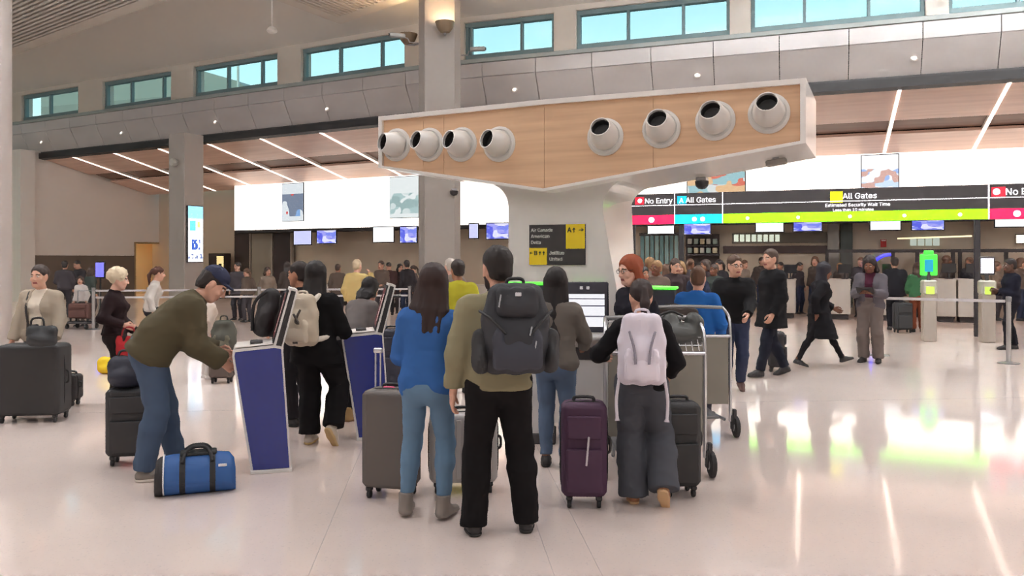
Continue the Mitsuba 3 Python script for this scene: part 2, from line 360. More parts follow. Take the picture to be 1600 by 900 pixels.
UP_MESH = mikit.ply(bx(6.0, 0.5, 0.03, (0, 0, 0.10), 0.01), mat((245, 240, 232), 0.5))
PEND_BODY = mikit.ply(cat(bx(6.1, 0.6, 0.10, (0, 0, 0.02)), tube([[-2.4, 0, 0.05], [-2.4, 0, 1.2]], 0.01, 6), tube([[2.4, 0, 0.05], [2.4, 0, 1.2]], 0.01, 6)), WHITE)
for y in (12.0, 15.6):
    for x in (-17.5, -10.5, -3.5, 3.5, 10.5, 17.5):
        if y > 15 and x == -3.5: continue
        k = thing('pendant_uplight', 'long pendant lamp shining up at the hall ceiling', 'pendant lamp', (x, y, 7.9 if y < 15 else 8.2), group='pendant uplights')
        obj('body', PEND_BODY, None, k)
        obj('diffuser', UP_MESH, None, k, emitter=lamp((238, 245, 255), PENDANT_UP, 2.5))

# ------------------------------------------------------------------ columns
def column_at(px, Y, side_len, h, side, label, rot=0, ch=0.12, col=(168, 160, 154)):
    g = at(px, 405, Y); k = thing('column', label, 'column', (g[0], g[1], 0), -math.degrees(ANG[side])+rot)
    a = side_len/2
    poly = Polygon([(-a+ch, -a), (a-ch, -a), (a, -a+ch), (a, a-ch), (a-ch, a), (-a+ch, a), (-a, a-ch), (-a, -a+ch)])
    obj('shaft', prism(poly, h), mat(col, 0.45), k)
    obj('base_plate', prism(poly.buffer(0.02, join_style=2), 0.15), STEEL, k)
    return k, g, a
ck, cg, ca = column_at(687, 21.6, 1.10, 8.95, 'L', 'tall thick grey column rising behind the timber canopy to the ceiling', rot=33.5, ch=0.16, col=(146, 139, 133))
def bracket_lamp(M, label):                          # uplight: a scoop on the column face, open at the top
    k = thing('uplight', label, 'wall light', M=M)
    pr = [(0.0, -0.02), (0.12, 0.0), (0.2, 0.10), (0.26, 0.26), (0.24, 0.26), (0.17, 0.11), (0.1, 0.02), (0.0, 0.0)]
    obj('bowl', mv(lathe(pr, 20), (0, -0.30, 0)), mat((120, 104, 84), 0.4, 0.3), k, smooth=40)
    obj('arm', tube([[0, 0, 0.02], [0, -0.14, -0.02], [0, -0.3, -0.01]], 0.03), STEEL, k)
    obj('bulb', mv(lathe([(0, 0.17), (0.17, 0.18), (0.17, 0.20), (0, 0.23)], 12), (0, -0.30, 0)), mat((255, 240, 210), 0.5), k, emitter=lamp((255, 214, 160), 95.0, 7.0))
PM = place[ck]
bracket_lamp(PM @ T().translate([0.14, -ca, 7.65]), 'scoop shaped uplight throwing warm light up the grey column')
bracket_lamp(PM @ T().translate([-ca, 0.0, 7.55]).rotate([0, 0, 1], -90), 'scoop shaped uplight on the far left face of the grey column')
def bullet_camera(M, label, arm=0.35):
    k = thing('security_camera', label, 'camera', M=M)
    obj('bracket', tube([[0, 0, -0.1], [0, -arm*0.5, -0.1], [0, -arm*0.6, 0.0], [0, -arm, 0.02]], 0.018), STEEL, k)
    obj('housing', bx(0.12, 0.42, 0.11, (0, -arm-0.1, 0.05), 0.02), mat((140, 142, 140), 0.4), k)
    obj('lens', mv(lathe([(0, 0), (0.04, 0), (0.04, 0.02), (0, 0.02)], 12), (0, -arm-0.31, 0.05), rx=90), BLACK, k)
bullet_camera(PM @ T().translate([ca+0.03, -0.1, 7.35]).rotate([0, 0, 1], 75), 'small camera on an arm to the right of the grey column')
bullet_camera(PM @ T().translate([-ca-0.03, -0.3, 7.6]).rotate([0, 0, 1], -75), 'white camera on an arm to the left of the grey column', 0.45)
def dome_camera(M, label):
    k = thing('dome_camera', label, 'camera', M=M)
    obj('mount', bx(0.16, 0.22, 0.06, (0, -0.11, 0.03), 0.01), STEEL, k)
    obj('dome', mv(lathe([(0, -0.13), (0.06, -0.115), (0.10, -0.07), (0.11, 0), (0, 0)], 16), (0, -0.12, 0)), DARKGLASS, k, smooth=40)
dome_camera(PM @ T().translate([0.38, -ca, 3.55]), 'dark dome camera low on the grey column under the canopy')

ck2, cg2, ca2 = column_at(291, 27.6, 0.80, 6.05, 'L', 'slender grey column carrying the bright digital poster', ch=0.02)
PM2 = place[ck2]
for x, r in ((-ca2, -90), (0.0, 0)):
    k = thing('wall_light', 'round white lamp high on the %s face of the poster column' % ('left' if r else 'front'), 'wall light', M=PM2 @ T().translate([x, 0.05 if r else -ca2, 5.05]).rotate([0, 0, 1], r))
    obj('shade', mv(lathe([(0, 0), (0.10, 0), (0.15, 0.12), (0.12, 0.2), (0, 0.2)], 16), (0, 0, 0), rx=90), mat((190, 186, 178), 0.4), k, smooth=40)
# digital poster on the right face of that column
def f_poster(p, n, uv):
    x, y = uv.x, uv.y
    c = mikit.mix((0.98, 0.98, 1.0), (0.25, 0.62, 0.92), mikit.smoothstep(0.74, 0.80, y))
    c = mikit.mix(c, (0.10, 0.62, 0.90), mi.Float(dr.select((x > 0.12) & (x < 0.5) & (y > 0.56) & (y < 0.74), 1.0, 0.0)))
    c = mikit.mix(c, (0.95, 0.75, 0.2), mi.Float(dr.select((x > 0.62) & (x < 0.8) & (y > 0.62) & (y < 0.72), 1.0, 0.0)))
    b = mikit.noise(x*9, y*14, 2.0)
    c = mikit.mix(c, (0.05, 0.12, 0.5), mi.Float(dr.select((x > 0.25) & (x < 0.8) & (y > 0.22) & (y < 0.40) & (b > 0.4), 1.0, 0.0)))
    t = mi.Float(dr.select((y > 0.06) & (y < 0.14) & (mikit.noise(x*16, y*30) > 0.55), 1.0, 0.0))
    return mikit.mix(c, (0.15, 0.2, 0.4), t)
def screen(name, M, w, h, fn, power, parent_label, cat_='screen', weight=0.1, frame=0.02, depth=0.06, group=None):
    k = thing(name, parent_label, cat_, M=M, group=group)
    obj('case', bx(w+2*frame, depth, h+2*frame, (0, depth/2+0.004, 0), 0.008), BLACK, k)
    q = trimesh.Trimesh([[-w/2, 0, -h/2], [w/2, 0, -h/2], [w/2, 0, h/2], [-w/2, 0, h/2]], [[0, 1, 2], [0, 2, 3]], process=False)
    uv = np.array([[0, 0], [1, 0], [1, 1], [0, 1.0]])
    rad = {'type': 'rgb', 'value': [power*x for x in fn]} if isinstance(fn, (list, tuple)) else mikit.proc(lambda p, n, uv: fn(p, n, uv)*power)
    obj('display', q, DARKGLASS, k, uv=uv, emitter={'type': 'area', 'radiance': rad, 'sampling_weight': weight})
    return k
Mright = PM2 @ T().translate([ca2, 0, 0]).rotate([0, 0, 1], 90)
screen('digital_poster', Mright @ T().translate([0.0, -0.07, 2.62]), 0.62, 1.9, f_poster, 1.3, 'tall digital poster glowing white and blue on the slender grey column', weight=0.3)

g = at(-26, 405, 15.0)
k = thing('column', 'pale column cut by the left edge of the picture', 'column', (g[0], g[1], 0), 0)
obj('shaft', lathe([(0, 0), (0.46, 0), (0.46, 10.0), (0, 10.0)], 40), mat((196, 186, 182), 0.4), k, smooth=40)
obj('base_ring', lathe([(0, 0), (0.49, 0), (0.49, 0.14), (0, 0.14)], 40), STEEL, k, smooth=40)

# slatted baffle panels hung under the hall ceiling, pendant rod, outside roof seen through a window
def baffle(corner, d1, d2, l1, l2, label):
    c = np.array(corner, float); u, v = np.array(d1, float), np.array(d2, float); u /= np.linalg.norm(u); v /= np.linalg.norm(v)
    k = thing('slatted_baffle', label, 'ceiling panel')
    M = np.eye(4); M[:3, 0], M[:3, 1], M[:3, 3] = u, v, c
    det = np.linalg.det(M[:3, :3])
    def put(m):
        m = m.copy(); m.apply_transform(M)
        if det < 0: m.invert()
        return m
    w = 0.45
    for x0, x1, y0, y1 in ((0, l1, 0, w), (0, l1, l2-w, l2), (0, w, w, l2-w), (l1-w, l1, w, l2-w)):
        obj('edge_rail', put(bx(x1-x0, y1-y0, 0.14, ((x0+x1)/2, (y0+y1)/2, 0.07))), CREAM, k)
    n = int((l2-2*w)/0.27)
    obj('backing', put(bx(l1-2*w, l2-2*w, 0.03, (l1/2, l2/2, 0.135), 0)), mat((34, 32, 30), 0.8), k)
    for i in range(n):
        obj('slat', put(bx(l1-2*w, 0.085, 0.12, (l1/2, w+0.17*(i+0.5), 0.06), 0)), mat((206, 199, 190), 0.6), k)
zb = 8.82
def on_ceiling(px, py): Y = (zb-EYE)*F/(CY-py); return np.array([(px-CX)/F*Y, Y, zb])
p0, p1 = on_ceiling(-4, 96), on_ceiling(262, 0)
d = p1-p0; e = np.array([-d[1], d[0], 0])
if e[0] > 0: e = -e
baffle(p0, d, e, 13.0, 5.0, 'slatted ceiling panel at the top left corner')
p0, p1, p2 = on_ceiling(532, 38), on_ceiling(640, 0), on_ceiling(430, 0)
baffle(p0, p2-p0, p1-p0, 7.0, 5.0, 'slatted ceiling panel with its corner above the windows left of the column')
g = at(425, 50, 22.0)
k = thing('pendant_lamp', 'white lamp hanging on a thin rod from the ceiling at the upper left', 'lamp', (g[0], g[1], 0))
obj('rod', tube([[0, 0, g[2]+0.1], [0, 0, 9.05]], 0.022), WHITE, k)
obj('canopy_cap', mv(lathe([(0, 0), (0.1, 0), (0.1, 0.05), (0, 0.05)], 12), (0, 0, 9.0)), WHITE, k)
obj('head', mv(lathe([(0, -0.04), (0.10, -0.03), (0.15, 0.03), (0.10, 0.12), (0.03, 0.16), (0, 0.16)], 16), (0, 0, g[2])), mat((236, 232, 226), 0.4), k, smooth=40)

g = at(352, 300, 60)
k = thing('outside_roof', 'grey roof of another building seen through the window left of the pendant lamp', 'building', (g[0]-2, g[1], 0), -20)
obj('wall', bx(20, 6, 14.2, (-6, 3, 7.1), 0), mat((128, 136, 138), 0.7), k)
obj('gable', hull([[x, y, z] for y in (0, 6) for x, z in ((-16, 14.2), (4.6, 14.2), (3.4, 14.9), (-3, 16.9), (-16, 16.9))]), mat((140, 150, 152), 0.7), k)
lone('flag_pole', tube([[0, 0, 0], [0, 0, 20.5]], 0.09), mat((190, 196, 198), 0.5), 'thin pole outside the window beside the grey roof', 'pole', (at(372, 300, 58)[0], 58, 0))
struct('ground', trimesh.creation.box((300, 160, 0.2), T_((0, 120, -0.2))), mat((120, 122, 122), 0.9))

# ------------------------------------------------------------------ the timber canopy on its white stem
CAN = T().translate([0.388, 8.5, 0.0]).rotate([0, 0, 1], -25.0)
ZT, ZE, ZM, UL, UR = 3.43, 2.83, 2.47, -2.13, 2.58
cano = thing('canopy', 'white and oak canopy on a white stem with round air jets, above the check-in kiosks', 'canopy', M=CAN)
SHELL = mat((222, 218, 213), 0.12, spec=0.8, coat=1.0)
pent = Polygon([(UL, ZE), (0, ZM), (UR, ZE), (UR, ZT), (UL, ZT)])
stem = Polygon([(-0.535, 0.0), (-0.535, 3.0), (0.56, 3.0), (0.56, 0.0)])
tee = unary_union([Polygon([(UL+0.05, ZE), (0, ZM), (UR-0.05, ZE), (UR-0.05, ZT-0.02), (UL+0.05, ZT-0.02)]), stem])
tee = tee.buffer(0.28, 12).buffer(-0.28, 12)
obj('stem_shell', mv(xz(prism(tee, 1.0)), (0, 0.14, 0)), SHELL, cano)
obj('stem_flank', hull([[0.5, 0.14, 2.45], [0.53, 0.14, 2.40], [0.98, 0.14, 0.0], [0.5, 0.14, 0], [0.58, 1.1, 2.5], [0.58, 1.1, 0], [0.5, 1.1, 2.5], [0.5, 1.1, 0]]), SHELL, cano)
FOLD = 0.10                                          # the middle stands forward of the two ends
def front(u, z, w): return [u, w-FOLD*(1-abs(u)/(abs(UL) if u < 0 else UR)), z]
def face_slab(poly, w0, w1):                         # convex polygon drawn on one of the two front faces
    return hull([front(u, z, w) for u, z in poly for w in (w0, w1)])
obj('shell', cat(face_slab([(UL, ZE), (0, ZM), (0, ZT), (UL, ZT)], 0.02, 0.5), face_slab([(UR, ZE), (0, ZM), (0, ZT), (UR, ZT)], 0.02, 0.5),
    hull([[u, w, z] for u, z in ((UL, ZE), (0, ZM), (0, ZT), (UL, ZT)) for w in (0.4, 1.15)]), hull([[u, w, z] for u, z in ((UR, ZE), (0, ZM), (0, ZT), (UR, ZT)) for w in (0.4, 1.15)])), SHELL, cano)
rim = 0.05
def zlow(u): return ZM+(ZE-ZM)*abs(u)/(abs(UL) if u < 0 else UR)
for a, b in ((UL, 0), (0, UR)):
    for nm, q in (('top_rim', [(a, ZT-rim), (b, ZT-rim), (b, ZT), (a, ZT)]), ('bottom_rim', [(a, zlow(a)), (b, zlow(b)), (b, zlow(b)+rim*0.6), (a, zlow(a)+rim*0.6)])):
        obj(nm, face_slab(q, -0.05, 0.03), SHELL, cano)
for u in (UL, UR):
    s = 1 if u < 0 else -1
    obj('end_rim', face_slab([(u, ZE), (u+s*rim, zlow(u+s*rim)), (u+s*rim, ZT), (u, ZT)], -0.05, 0.03), SHELL, cano)
cuts = [UL+rim, -1.52, -1.25, 0.0, 1.15, UR-rim]
for a, b in zip(cuts[:-1], cuts[1:]):
    a2, b2 = a+0.0015, b-0.0015
    m = face_slab([(a2, zlow(a2)+rim*0.6), (b2, zlow(b2)+rim*0.6), (b2, ZT-rim), (a2, ZT-rim)], -0.012, 0.025)
    v = np.asarray(m.vertices); obj('oak_panel', m, 'oak', cano, uv=np.stack([v[:, 0], v[:, 2]], 1))
# air jets: flange, tapering nozzle swung to the left or up, dark mouth
JETS = [(622, 227, -44, 6), (674, 227, -38, 12), (726, 227, -36, 12), (786, 227, -34, 12), (950, 216, 2, 24), (1036, 203, 0, 24), (1119, 190, -8, 24), (1202, 178, 2, 24)]
def canopy_uz(px, py):
    tx = (px-CX)/F; c, s = math.cos(math.radians(25)), math.sin(math.radians(25))
    u = (tx*8.5-0.388)/(c+tx*s); Y = 8.5-u*s
    return u, EYE+(CY-py)/F*Y
for i, (px, py, yaw, tilt) in enumerate(JETS):
    u, z = canopy_uz(px, py)
    base = np.array(front(u, z, -0.012))
    obj_parent = numbered(cano+'__air_jet')
    R = trimesh.transformations.rotation_matrix(math.radians(90), [1, 0, 0])
    fl_m = lathe([(0.0, 0), (0.192, 0), (0.192, 0.012), (0.165, 0.034), (0.14, 0.02), (0, 0.02)], 32); fl_m.apply_transform(R)
    raw(obj_parent, mikit.ply(mv(fl_m, base), mat((206, 203, 198), 0.3), smooth=30), cano)
    noz = lathe([(0.135, -0.03), (0.15, 0.03), (0.135, 0.09), (0.112, 0.165), (0.103, 0.20), (0.094, 0.20), (0.097, 0.165), (0.092, 0.12)], 32)
    noz.apply_transform(R)
    D = trimesh.transformations.rotation_matrix(math.radians(yaw*0.6), [0, 0, 1]) @ trimesh.transformations.rotation_matrix(math.radians(-tilt), [1, 0, 0])
    noz.apply_transform(D); noz.apply_translation(base)
    obj('nozzle', noz, mat((214, 211, 206), 0.25, coat=0.4), obj_parent, smooth=30)
    cup = lathe([(0, 0.08), (0.092, 0.10), (0.096, 0.165), (0.09, 0.165), (0.085, 0.105), (0, 0.09)], 24); cup.apply_transform(R); cup.apply_transform(D); cup.apply_translation(base)
    obj('mouth', cup, mat((26, 25, 25), 0.5), obj_parent, smooth=30)
# sign on the stem
u0, z0 = canopy_uz(820, 352); u1, z1 = canopy_uz(908, 414)
z0, z1 = EYE+(z0-EYE)*1.02, EYE+(z1-EYE)*1.02
k = thing('check_in_sign', 'black and yellow check-in sign with two yellow fields on the white stem', 'sign', M=CAN)
SW, SH = u1-u0, z0-z1
obj('board', bx(SW, 0.02, SH, ((u0+u1)/2, 0.128, (z0+z1)/2), 0.002), mat((44, 40, 42), 0.5), k)
YEL = mat((226, 196, 30), 0.5)
obj('yellow_field', bx(SW*0.335, 0.004, SH*0.60, (u1-SW*0.168, 0.117, z0-SH*0.30), 0), YEL, k)
obj('yellow_field', bx(SW*0.325, 0.004, SH*0.42, (u0+SW*0.163, 0.117, z1+SH*0.21), 0), YEL, k)
def wall_text(txt, h, x, z, w, bsdf, parent, bold=False, depth=0.003, name='lettering'):   # reading along +x on a face that looks to -y
    m = xz(meshkit.text_mesh(txt, h, depth, bold)); v = m.vertices; v[:, 1] = w-v[:, 1]; m.vertices = v; m.invert()
    m.apply_translation([x, 0, z]); return obj(name, m, bsdf, parent)
TXT = mat((232, 230, 226), 0.5)
for i, t in enumerate(('Air Canada', 'American', 'Delta')): wall_text(t, 0.036, u0+0.02, z0-0.075-i*0.066, 0.117, TXT, k)
for i, t in enumerate(('JetBlue', 'United')): wall_text(t, 0.036, u0+SW*0.335+0.02, z0-SH*0.60-0.062-i*0.066, 0.117, TXT, k)
def arrow(cx, cz, s, ang, w, parent, bsdf):
    m = unary_union([sbox(-s, -s*0.16, s*0.5, s*0.16), Polygon([(s, 0), (0.1*s, 0.75*s), (0.1*s, 0.35*s), (0.45*s, 0), (0.1*s, -0.35*s), (0.1*s, -0.75*s)])])
    mm = prism(m, 0.003); mm = mv(mm, rz=ang); mm = xz(mm); v = mm.vertices; v[:, 1] = w-v[:, 1]; mm.vertices = v; mm.invert(); mm.apply_translation([cx, 0, cz])
    obj('arrow', mm, bsdf, parent)
BLK = mat((30, 28, 28), 0.5)
wall_text('A', 0.05, u1-SW*0.31, z0-0.085, 0.114, BLK, k, True); arrow(u1-SW*0.19, z0-0.062, 0.026, 90, 0.114, k, BLK); arrow(u1-SW*0.06, z0-0.062, 0.026, 0, 0.114, k, BLK)
wall_text('B', 0.045, u0+SW*0.09, z1+SH*0.42-0.075, 0.114, BLK, k, True); arrow(u0+SW*0.04, z1+SH*0.42-0.055, 0.018, 180, 0.114, k, BLK); arrow(u0+SW*0.20, z1+SH*0.42-0.055, 0.022, 90, 0.114, k, BLK); arrow(u0+SW*0.27, z1+SH*0.42-0.055, 0.022, 90, 0.114, k, BLK)
# little dark camera and sensor below the right wing
dome_camera(CAN @ T().translate([1.45, 0.9, 2.60]).scale(0.68), 'dark dome camera under the right wing of the canopy')
k = thing('ceiling_sensor', 'small grey sensor box under the right tip of the canopy', 'sensor', M=CAN @ T().translate([2.25, 0.55, 2.735]).rotate([0, 1, 0], -8))
obj('body', bx(0.2, 0.12, 0.06, (0, 0, 0), 0.012), mat((130, 126, 120), 0.4), k)
obj('foot', bx(0.06, 0.06, 0.06, (0, 0, 0.05), 0.01), STEEL, k)

# ------------------------------------------------------------------ soft bodies: rounded bones blended in a grid, then meshed
class Grid:
    def __init__(self, lo, hi, h):
        self.h = h; self.lo = np.asarray(lo, float)
        self.n = np.ceil((np.asarray(hi, float)-self.lo)/h).astype(int)+1
        self.ax = [self.lo[k]+h*np.arange(self.n[k]) for k in range(3)]
        self.f = np.full(self.n, 0.3, np.float32)
    def _win(self, lo, hi):
        i = np.clip(np.floor((np.asarray(lo)-self.lo)/self.h).astype(int), 0, self.n); j = np.clip(np.ceil((np.asarray(hi)-self.lo)/self.h).astype(int)+1, 0, self.n)
        s = tuple(slice(a, b) for a, b in zip(i, j))
        g = [self.ax[k][s[k]].astype(np.float32) for k in range(3)]
        return s, g[0][:, None, None], g[1][None, :, None], g[2][None, None, :]
    def _put(self, s, d, k, sub):
        f = self.f[s]
        if sub:
            d = -d; h = np.clip(0.5-0.5*(f-d)/k, 0, 1); self.f[s] = f*(1-h)+d*h+k*h*(1-h)
        else:
            h = np.clip(0.5+0.5*(f-d)/k, 0, 1); self.f[s] = f*(1-h)+d*h-k*h*(1-h)
    def cone(self, a, b, ra, rb=None, k=0.03, flat=None, sub=False, sq=None):   # flat: cut square beyond b (and a if 'both')
        rb = ra if rb is None else rb
        a, b = np.asarray(a, float), np.asarray(b, float); m = max(ra, rb)+k+0.05
        s, x, y, z = self._win(np.minimum(a, b)-m, np.maximum(a, b)+m)
        if self.f[s].size == 0: return
        d = b-a; L2 = max(float(d@d), 1e-9)
        t = ((x-a[0])*d[0]+(y-a[1])*d[1]+(z-a[2])*d[2])/L2; tc = np.clip(t, 0, 1)
        q = np.sqrt((x-a[0]-tc*d[0])**2+(y-a[1]-tc*d[1])**2+(z-a[2]-tc*d[2])**2)-(ra+(rb-ra)*tc)
        if flat:
            L = math.sqrt(L2); q = np.maximum(q, (t-1)*L)
            if flat == 'both': q = np.maximum(q, -t*L)
        self._put(s, q, k, sub)
    def ell(self, c, r, k=0.03, R=None, sub=False):
        c, r = np.asarray(c, float), np.asarray(r, float); m = max(r)+k+0.05
        s, x, y, z = self._win(c-m, c+m)
        if self.f[s].size == 0: return
        p = [x-c[0], y-c[1], z-c[2]]
        if R is not None: p = [R[0, i]*p[0]+R[1, i]*p[1]+R[2, i]*p[2] for i in range(3)]
        k0 = np.sqrt((p[0]/r[0])**2+(p[1]/r[1])**2+(p[2]/r[2])**2); k1 = np.sqrt((p[0]/r[0]**2)**2+(p[1]/r[1]**2)**2+(p[2]/r[2]**2)**2)
        self._put(s, k0*(k0-1)/np.maximum(k1, 1e-6), k, sub)
    def cut(self, n, c, k=0.006):                    # keep where (p - c).n < 0
        n = np.asarray(n, float)/np.linalg.norm(n)
        d = (self.ax[0][:, None, None]-c[0])*n[0]+(self.ax[1][None, :, None]-c[1])*n[1]+(self.ax[2][None, None, :]-c[2])*n[2]
        h = np.clip(0.5-0.5*(self.f-d)/k, 0, 1); self.f = (self.f*(1-h)+d*h+k*h*(1-h)).astype(np.float32)
    def mesh(self):
        f = self.f.copy()
        for k in range(3):
            sl = [slice(None)]*3
            for e in (0, -1): sl[k] = e; f[tuple(sl)] = np.maximum(f[tuple(sl)], 0.01)
        ins = f < 0; n = np.array(f.shape)-1
        c = np.zeros(n, np.int8)
        for o in np.ndindex(2, 2, 2): c += ins[o[0]:o[0]+n[0], o[1]:o[1]+n[1], o[2]:o[2]+n[2]]
        cells = np.argwhere((c > 0) & (c < 8))
        ids = np.full(n, -1, np.int64); ids[tuple(cells.T)] = np.arange(len(cells))
        acc, cnt = np.zeros((len(cells), 3)), np.zeros(len(cells))
        cor = [np.array(o) for o in np.ndindex(2, 2, 2)]
        val = {tuple(o): f[tuple((cells+o).T)] for o in cor}
        for o in cor:
            for k in range(3):
                if o[k]: continue
                e = o.copy(); e[k] = 1; a, b = val[tuple(o)], val[tuple(e)]
                x = (a < 0) != (b < 0); t = a/np.where(x, a-b, 1)
                acc[x] += (o+np.eye(3)[k]*t[:, None])[x]; cnt += x
        V = self.lo+self.h*(cells+acc/cnt[:, None])
        Q = []
        for k in range(3):
            u, v = (k+1) % 3, (k+2) % 3
            a = ins[tuple(slice(0, -1) if i == k else slice(None) for i in range(3))]; b = ins[tuple(slice(1, None) if i == k else slice(None) for i in range(3))]
            e = np.argwhere(a != b); e = e[(e[:, u] > 0) & (e[:, v] > 0) & (e[:, u] < f.shape[u]-1) & (e[:, v] < f.shape[v]-1)]
            du, dv = np.eye(3, dtype=int)[u], np.eye(3, dtype=int)[v]
            q = np.stack([ids[tuple((e-du-dv).T)], ids[tuple((e-dv).T)], ids[tuple(e.T)], ids[tuple((e-du).T)]], 1)
            flip = ~ins[tuple(e.T)]; q[flip] = q[flip][:, ::-1]; Q.append(q)
        Q = np.vstack(Q); Q = Q[(Q >= 0).all(1)]
        return trimesh.Trimesh(V, np.vstack([Q[:, [0, 1, 2]], Q[:, [0, 2, 3]]]), process=False)
def vnormals(m):
    v, f = np.asarray(m.vertices), np.asarray(m.faces); n = np.zeros_like(v); fn = np.cross(v[f[:, 1]]-v[f[:, 0]], v[f[:, 2]]-v[f[:, 0]])
    for k in range(3): np.add.at(n, f[:, k], fn)
    return n/np.maximum(np.linalg.norm(n, axis=1, keepdims=True), 1e-12)
def wrinkle(m, amp, scale, seed=0):                  # cloth folds: mostly level creases
    v = np.asarray(m.vertices); p = v*np.asarray(scale)
    d = meshkit.fbm(p, 2, seed)-0.5
    m.vertices = v+vnormals(m)*(d*2*amp)[:, None]; return m

# ------------------------------------------------------------------ head and hand templates (made once, fine grid)
HS = 1.07
def make_head():
    g = Grid((-0.11, -0.14, -0.24), (0.11, 0.15, 0.16), 0.006)
    g.ell((0, -0.014, 0.040), (0.076, 0.098, 0.088), 0.02)
    g.ell((0, 0.022, -0.028), (0.064, 0.074, 0.086), 0.03)
    g.cone((-0.02, 0.052, -0.094), (0.02, 0.052, -0.094), 0.026, 0.026, 0.03)
    g.cone((-0.058, -0.01, -0.03), (-0.03, 0.05, -0.088), 0.02, 0.018, 0.03); g.cone((0.058, -0.01, -0.03), (0.03, 0.05, -0.088), 0.02, 0.018, 0.03)
    g.ell((0, -0.025, -0.16), (0.056, 0.058, 0.12), 0.03)
    g.cone((-0.036, 0.080, 0.030), (0.036, 0.080, 0.030), 0.012, 0.012, 0.012)
    for s in (-1, 1):
        g.ell((s*0.031, 0.098, 0.008), (0.017, 0.012, 0.011), 0.012, sub=True)
        g.ell((s*0.031, 0.081, 0.008), (0.013, 0.013, 0.012), 0.002)
        g.ell((s*0.042, 0.066, -0.03), (0.022, 0.02, 0.02), 0.02)
        g.ell((s*0.078, -0.006, 0.0), (0.009, 0.022, 0.033), 0.008)
        g.ell((s*0.012, 0.100, -0.030), (0.009, 0.010, 0.008), 0.006)
    g.cone((0, 0.092, 0.018), (0, 0.112, -0.026), 0.007, 0.011, 0.012)
    g.cone((-0.02, 0.086, -0.058), (0.02, 0.086, -0.058), 0.006, 0.006, 0.006); g.cone((-0.016, 0.086, -0.068), (0.016, 0.086, -0.068), 0.0075, 0.0075, 0.006)
    return g.mesh()
HEAD = make_head(); HEAD_RAW = np.asarray(HEAD.vertices).copy(); HEAD.apply_scale(HS)
def head_colors(tone, lips=(150, 84, 78), brow=(50, 38, 32), beard=None):
    v = HEAD_RAW; c = np.tile(lin(tone), (len(v), 1))
    x, y, z = np.abs(v[:, 0]), v[:, 1], v[:, 2]
    if beard is not None: c[(z < -0.040) & (z > -0.125) & (y > -0.01) & ~((x < 0.024) & (z > -0.074) & (z < -0.052))] = lin(beard)
    c[(x < 0.024) & (y > 0.082) & (z < -0.051) & (z > -0.076)] = lin(lips)
    c[(np.abs(z-0.030-0.004*np.cos(x*60)) < 0.006) & (x > 0.014) & (x < 0.05) & (y > 0.066)] = lin(brow)
    e = ((x-0.031)/0.0125)**2+((z-0.008)/0.0085)**2
    c[(e < 1) & (y > 0.078)] = lin((214, 208, 202)); c[(np.hypot(x-0.031, z-0.008) < 0.0062) & (y > 0.078)] = lin((38, 28, 24))
    return c
def make_hand(curl):                                 # fingers along +x, palm faces -z, thumb towards +y
    g = Grid((-0.05, -0.07, -0.10), (0.20, 0.10, 0.05), 0.005)
    g.cone((-0.03, 0, 0), (0.01, 0, 0), 0.025, 0.024, 0.02)
    for y in (-0.028, -0.010, 0.010, 0.026): g.cone((0.005, y*0.7, 0), (0.085, y, 0), 0.015, 0.0115, 0.012)
    for y, L, a in ((-0.031, 0.060, 1.1), (-0.0105, 0.074, 1.0), (0.0105, 0.080, 0.95), (0.031, 0.072, 0.9)):
        p = np.array([0.085, y, 0.0]); ang = 0.15+0.25*curl*a; dirs = y*1.5
        for fr, r0, r1 in ((0.45, 0.0095, 0.0088), (0.30, 0.0088, 0.008), (0.25, 0.008, 0.0068)):
            q = p+L*fr*np.array([math.cos(ang), dirs*0.2, -math.sin(ang)]); g.cone(p, q, r0, r1, 0.004); p = q; ang += 0.22+0.62*curl*a
    p = np.array([0.018, 0.026, -0.008])
    for q, r0, r1 in (((0.048, 0.052, -0.022), 0.0135, 0.011), ((0.078, 0.060-0.016*curl, -0.034), 0.0105, 0.0095), ((0.100, 0.056-0.03*curl, -0.046), 0.0095, 0.0078)):
        g.cone(p, q, r0, r1, 0.008); p = np.array(q)
    return g.mesh()
HANDS = {'relaxed': make_hand(0.45), 'grip': make_hand(1.25)}
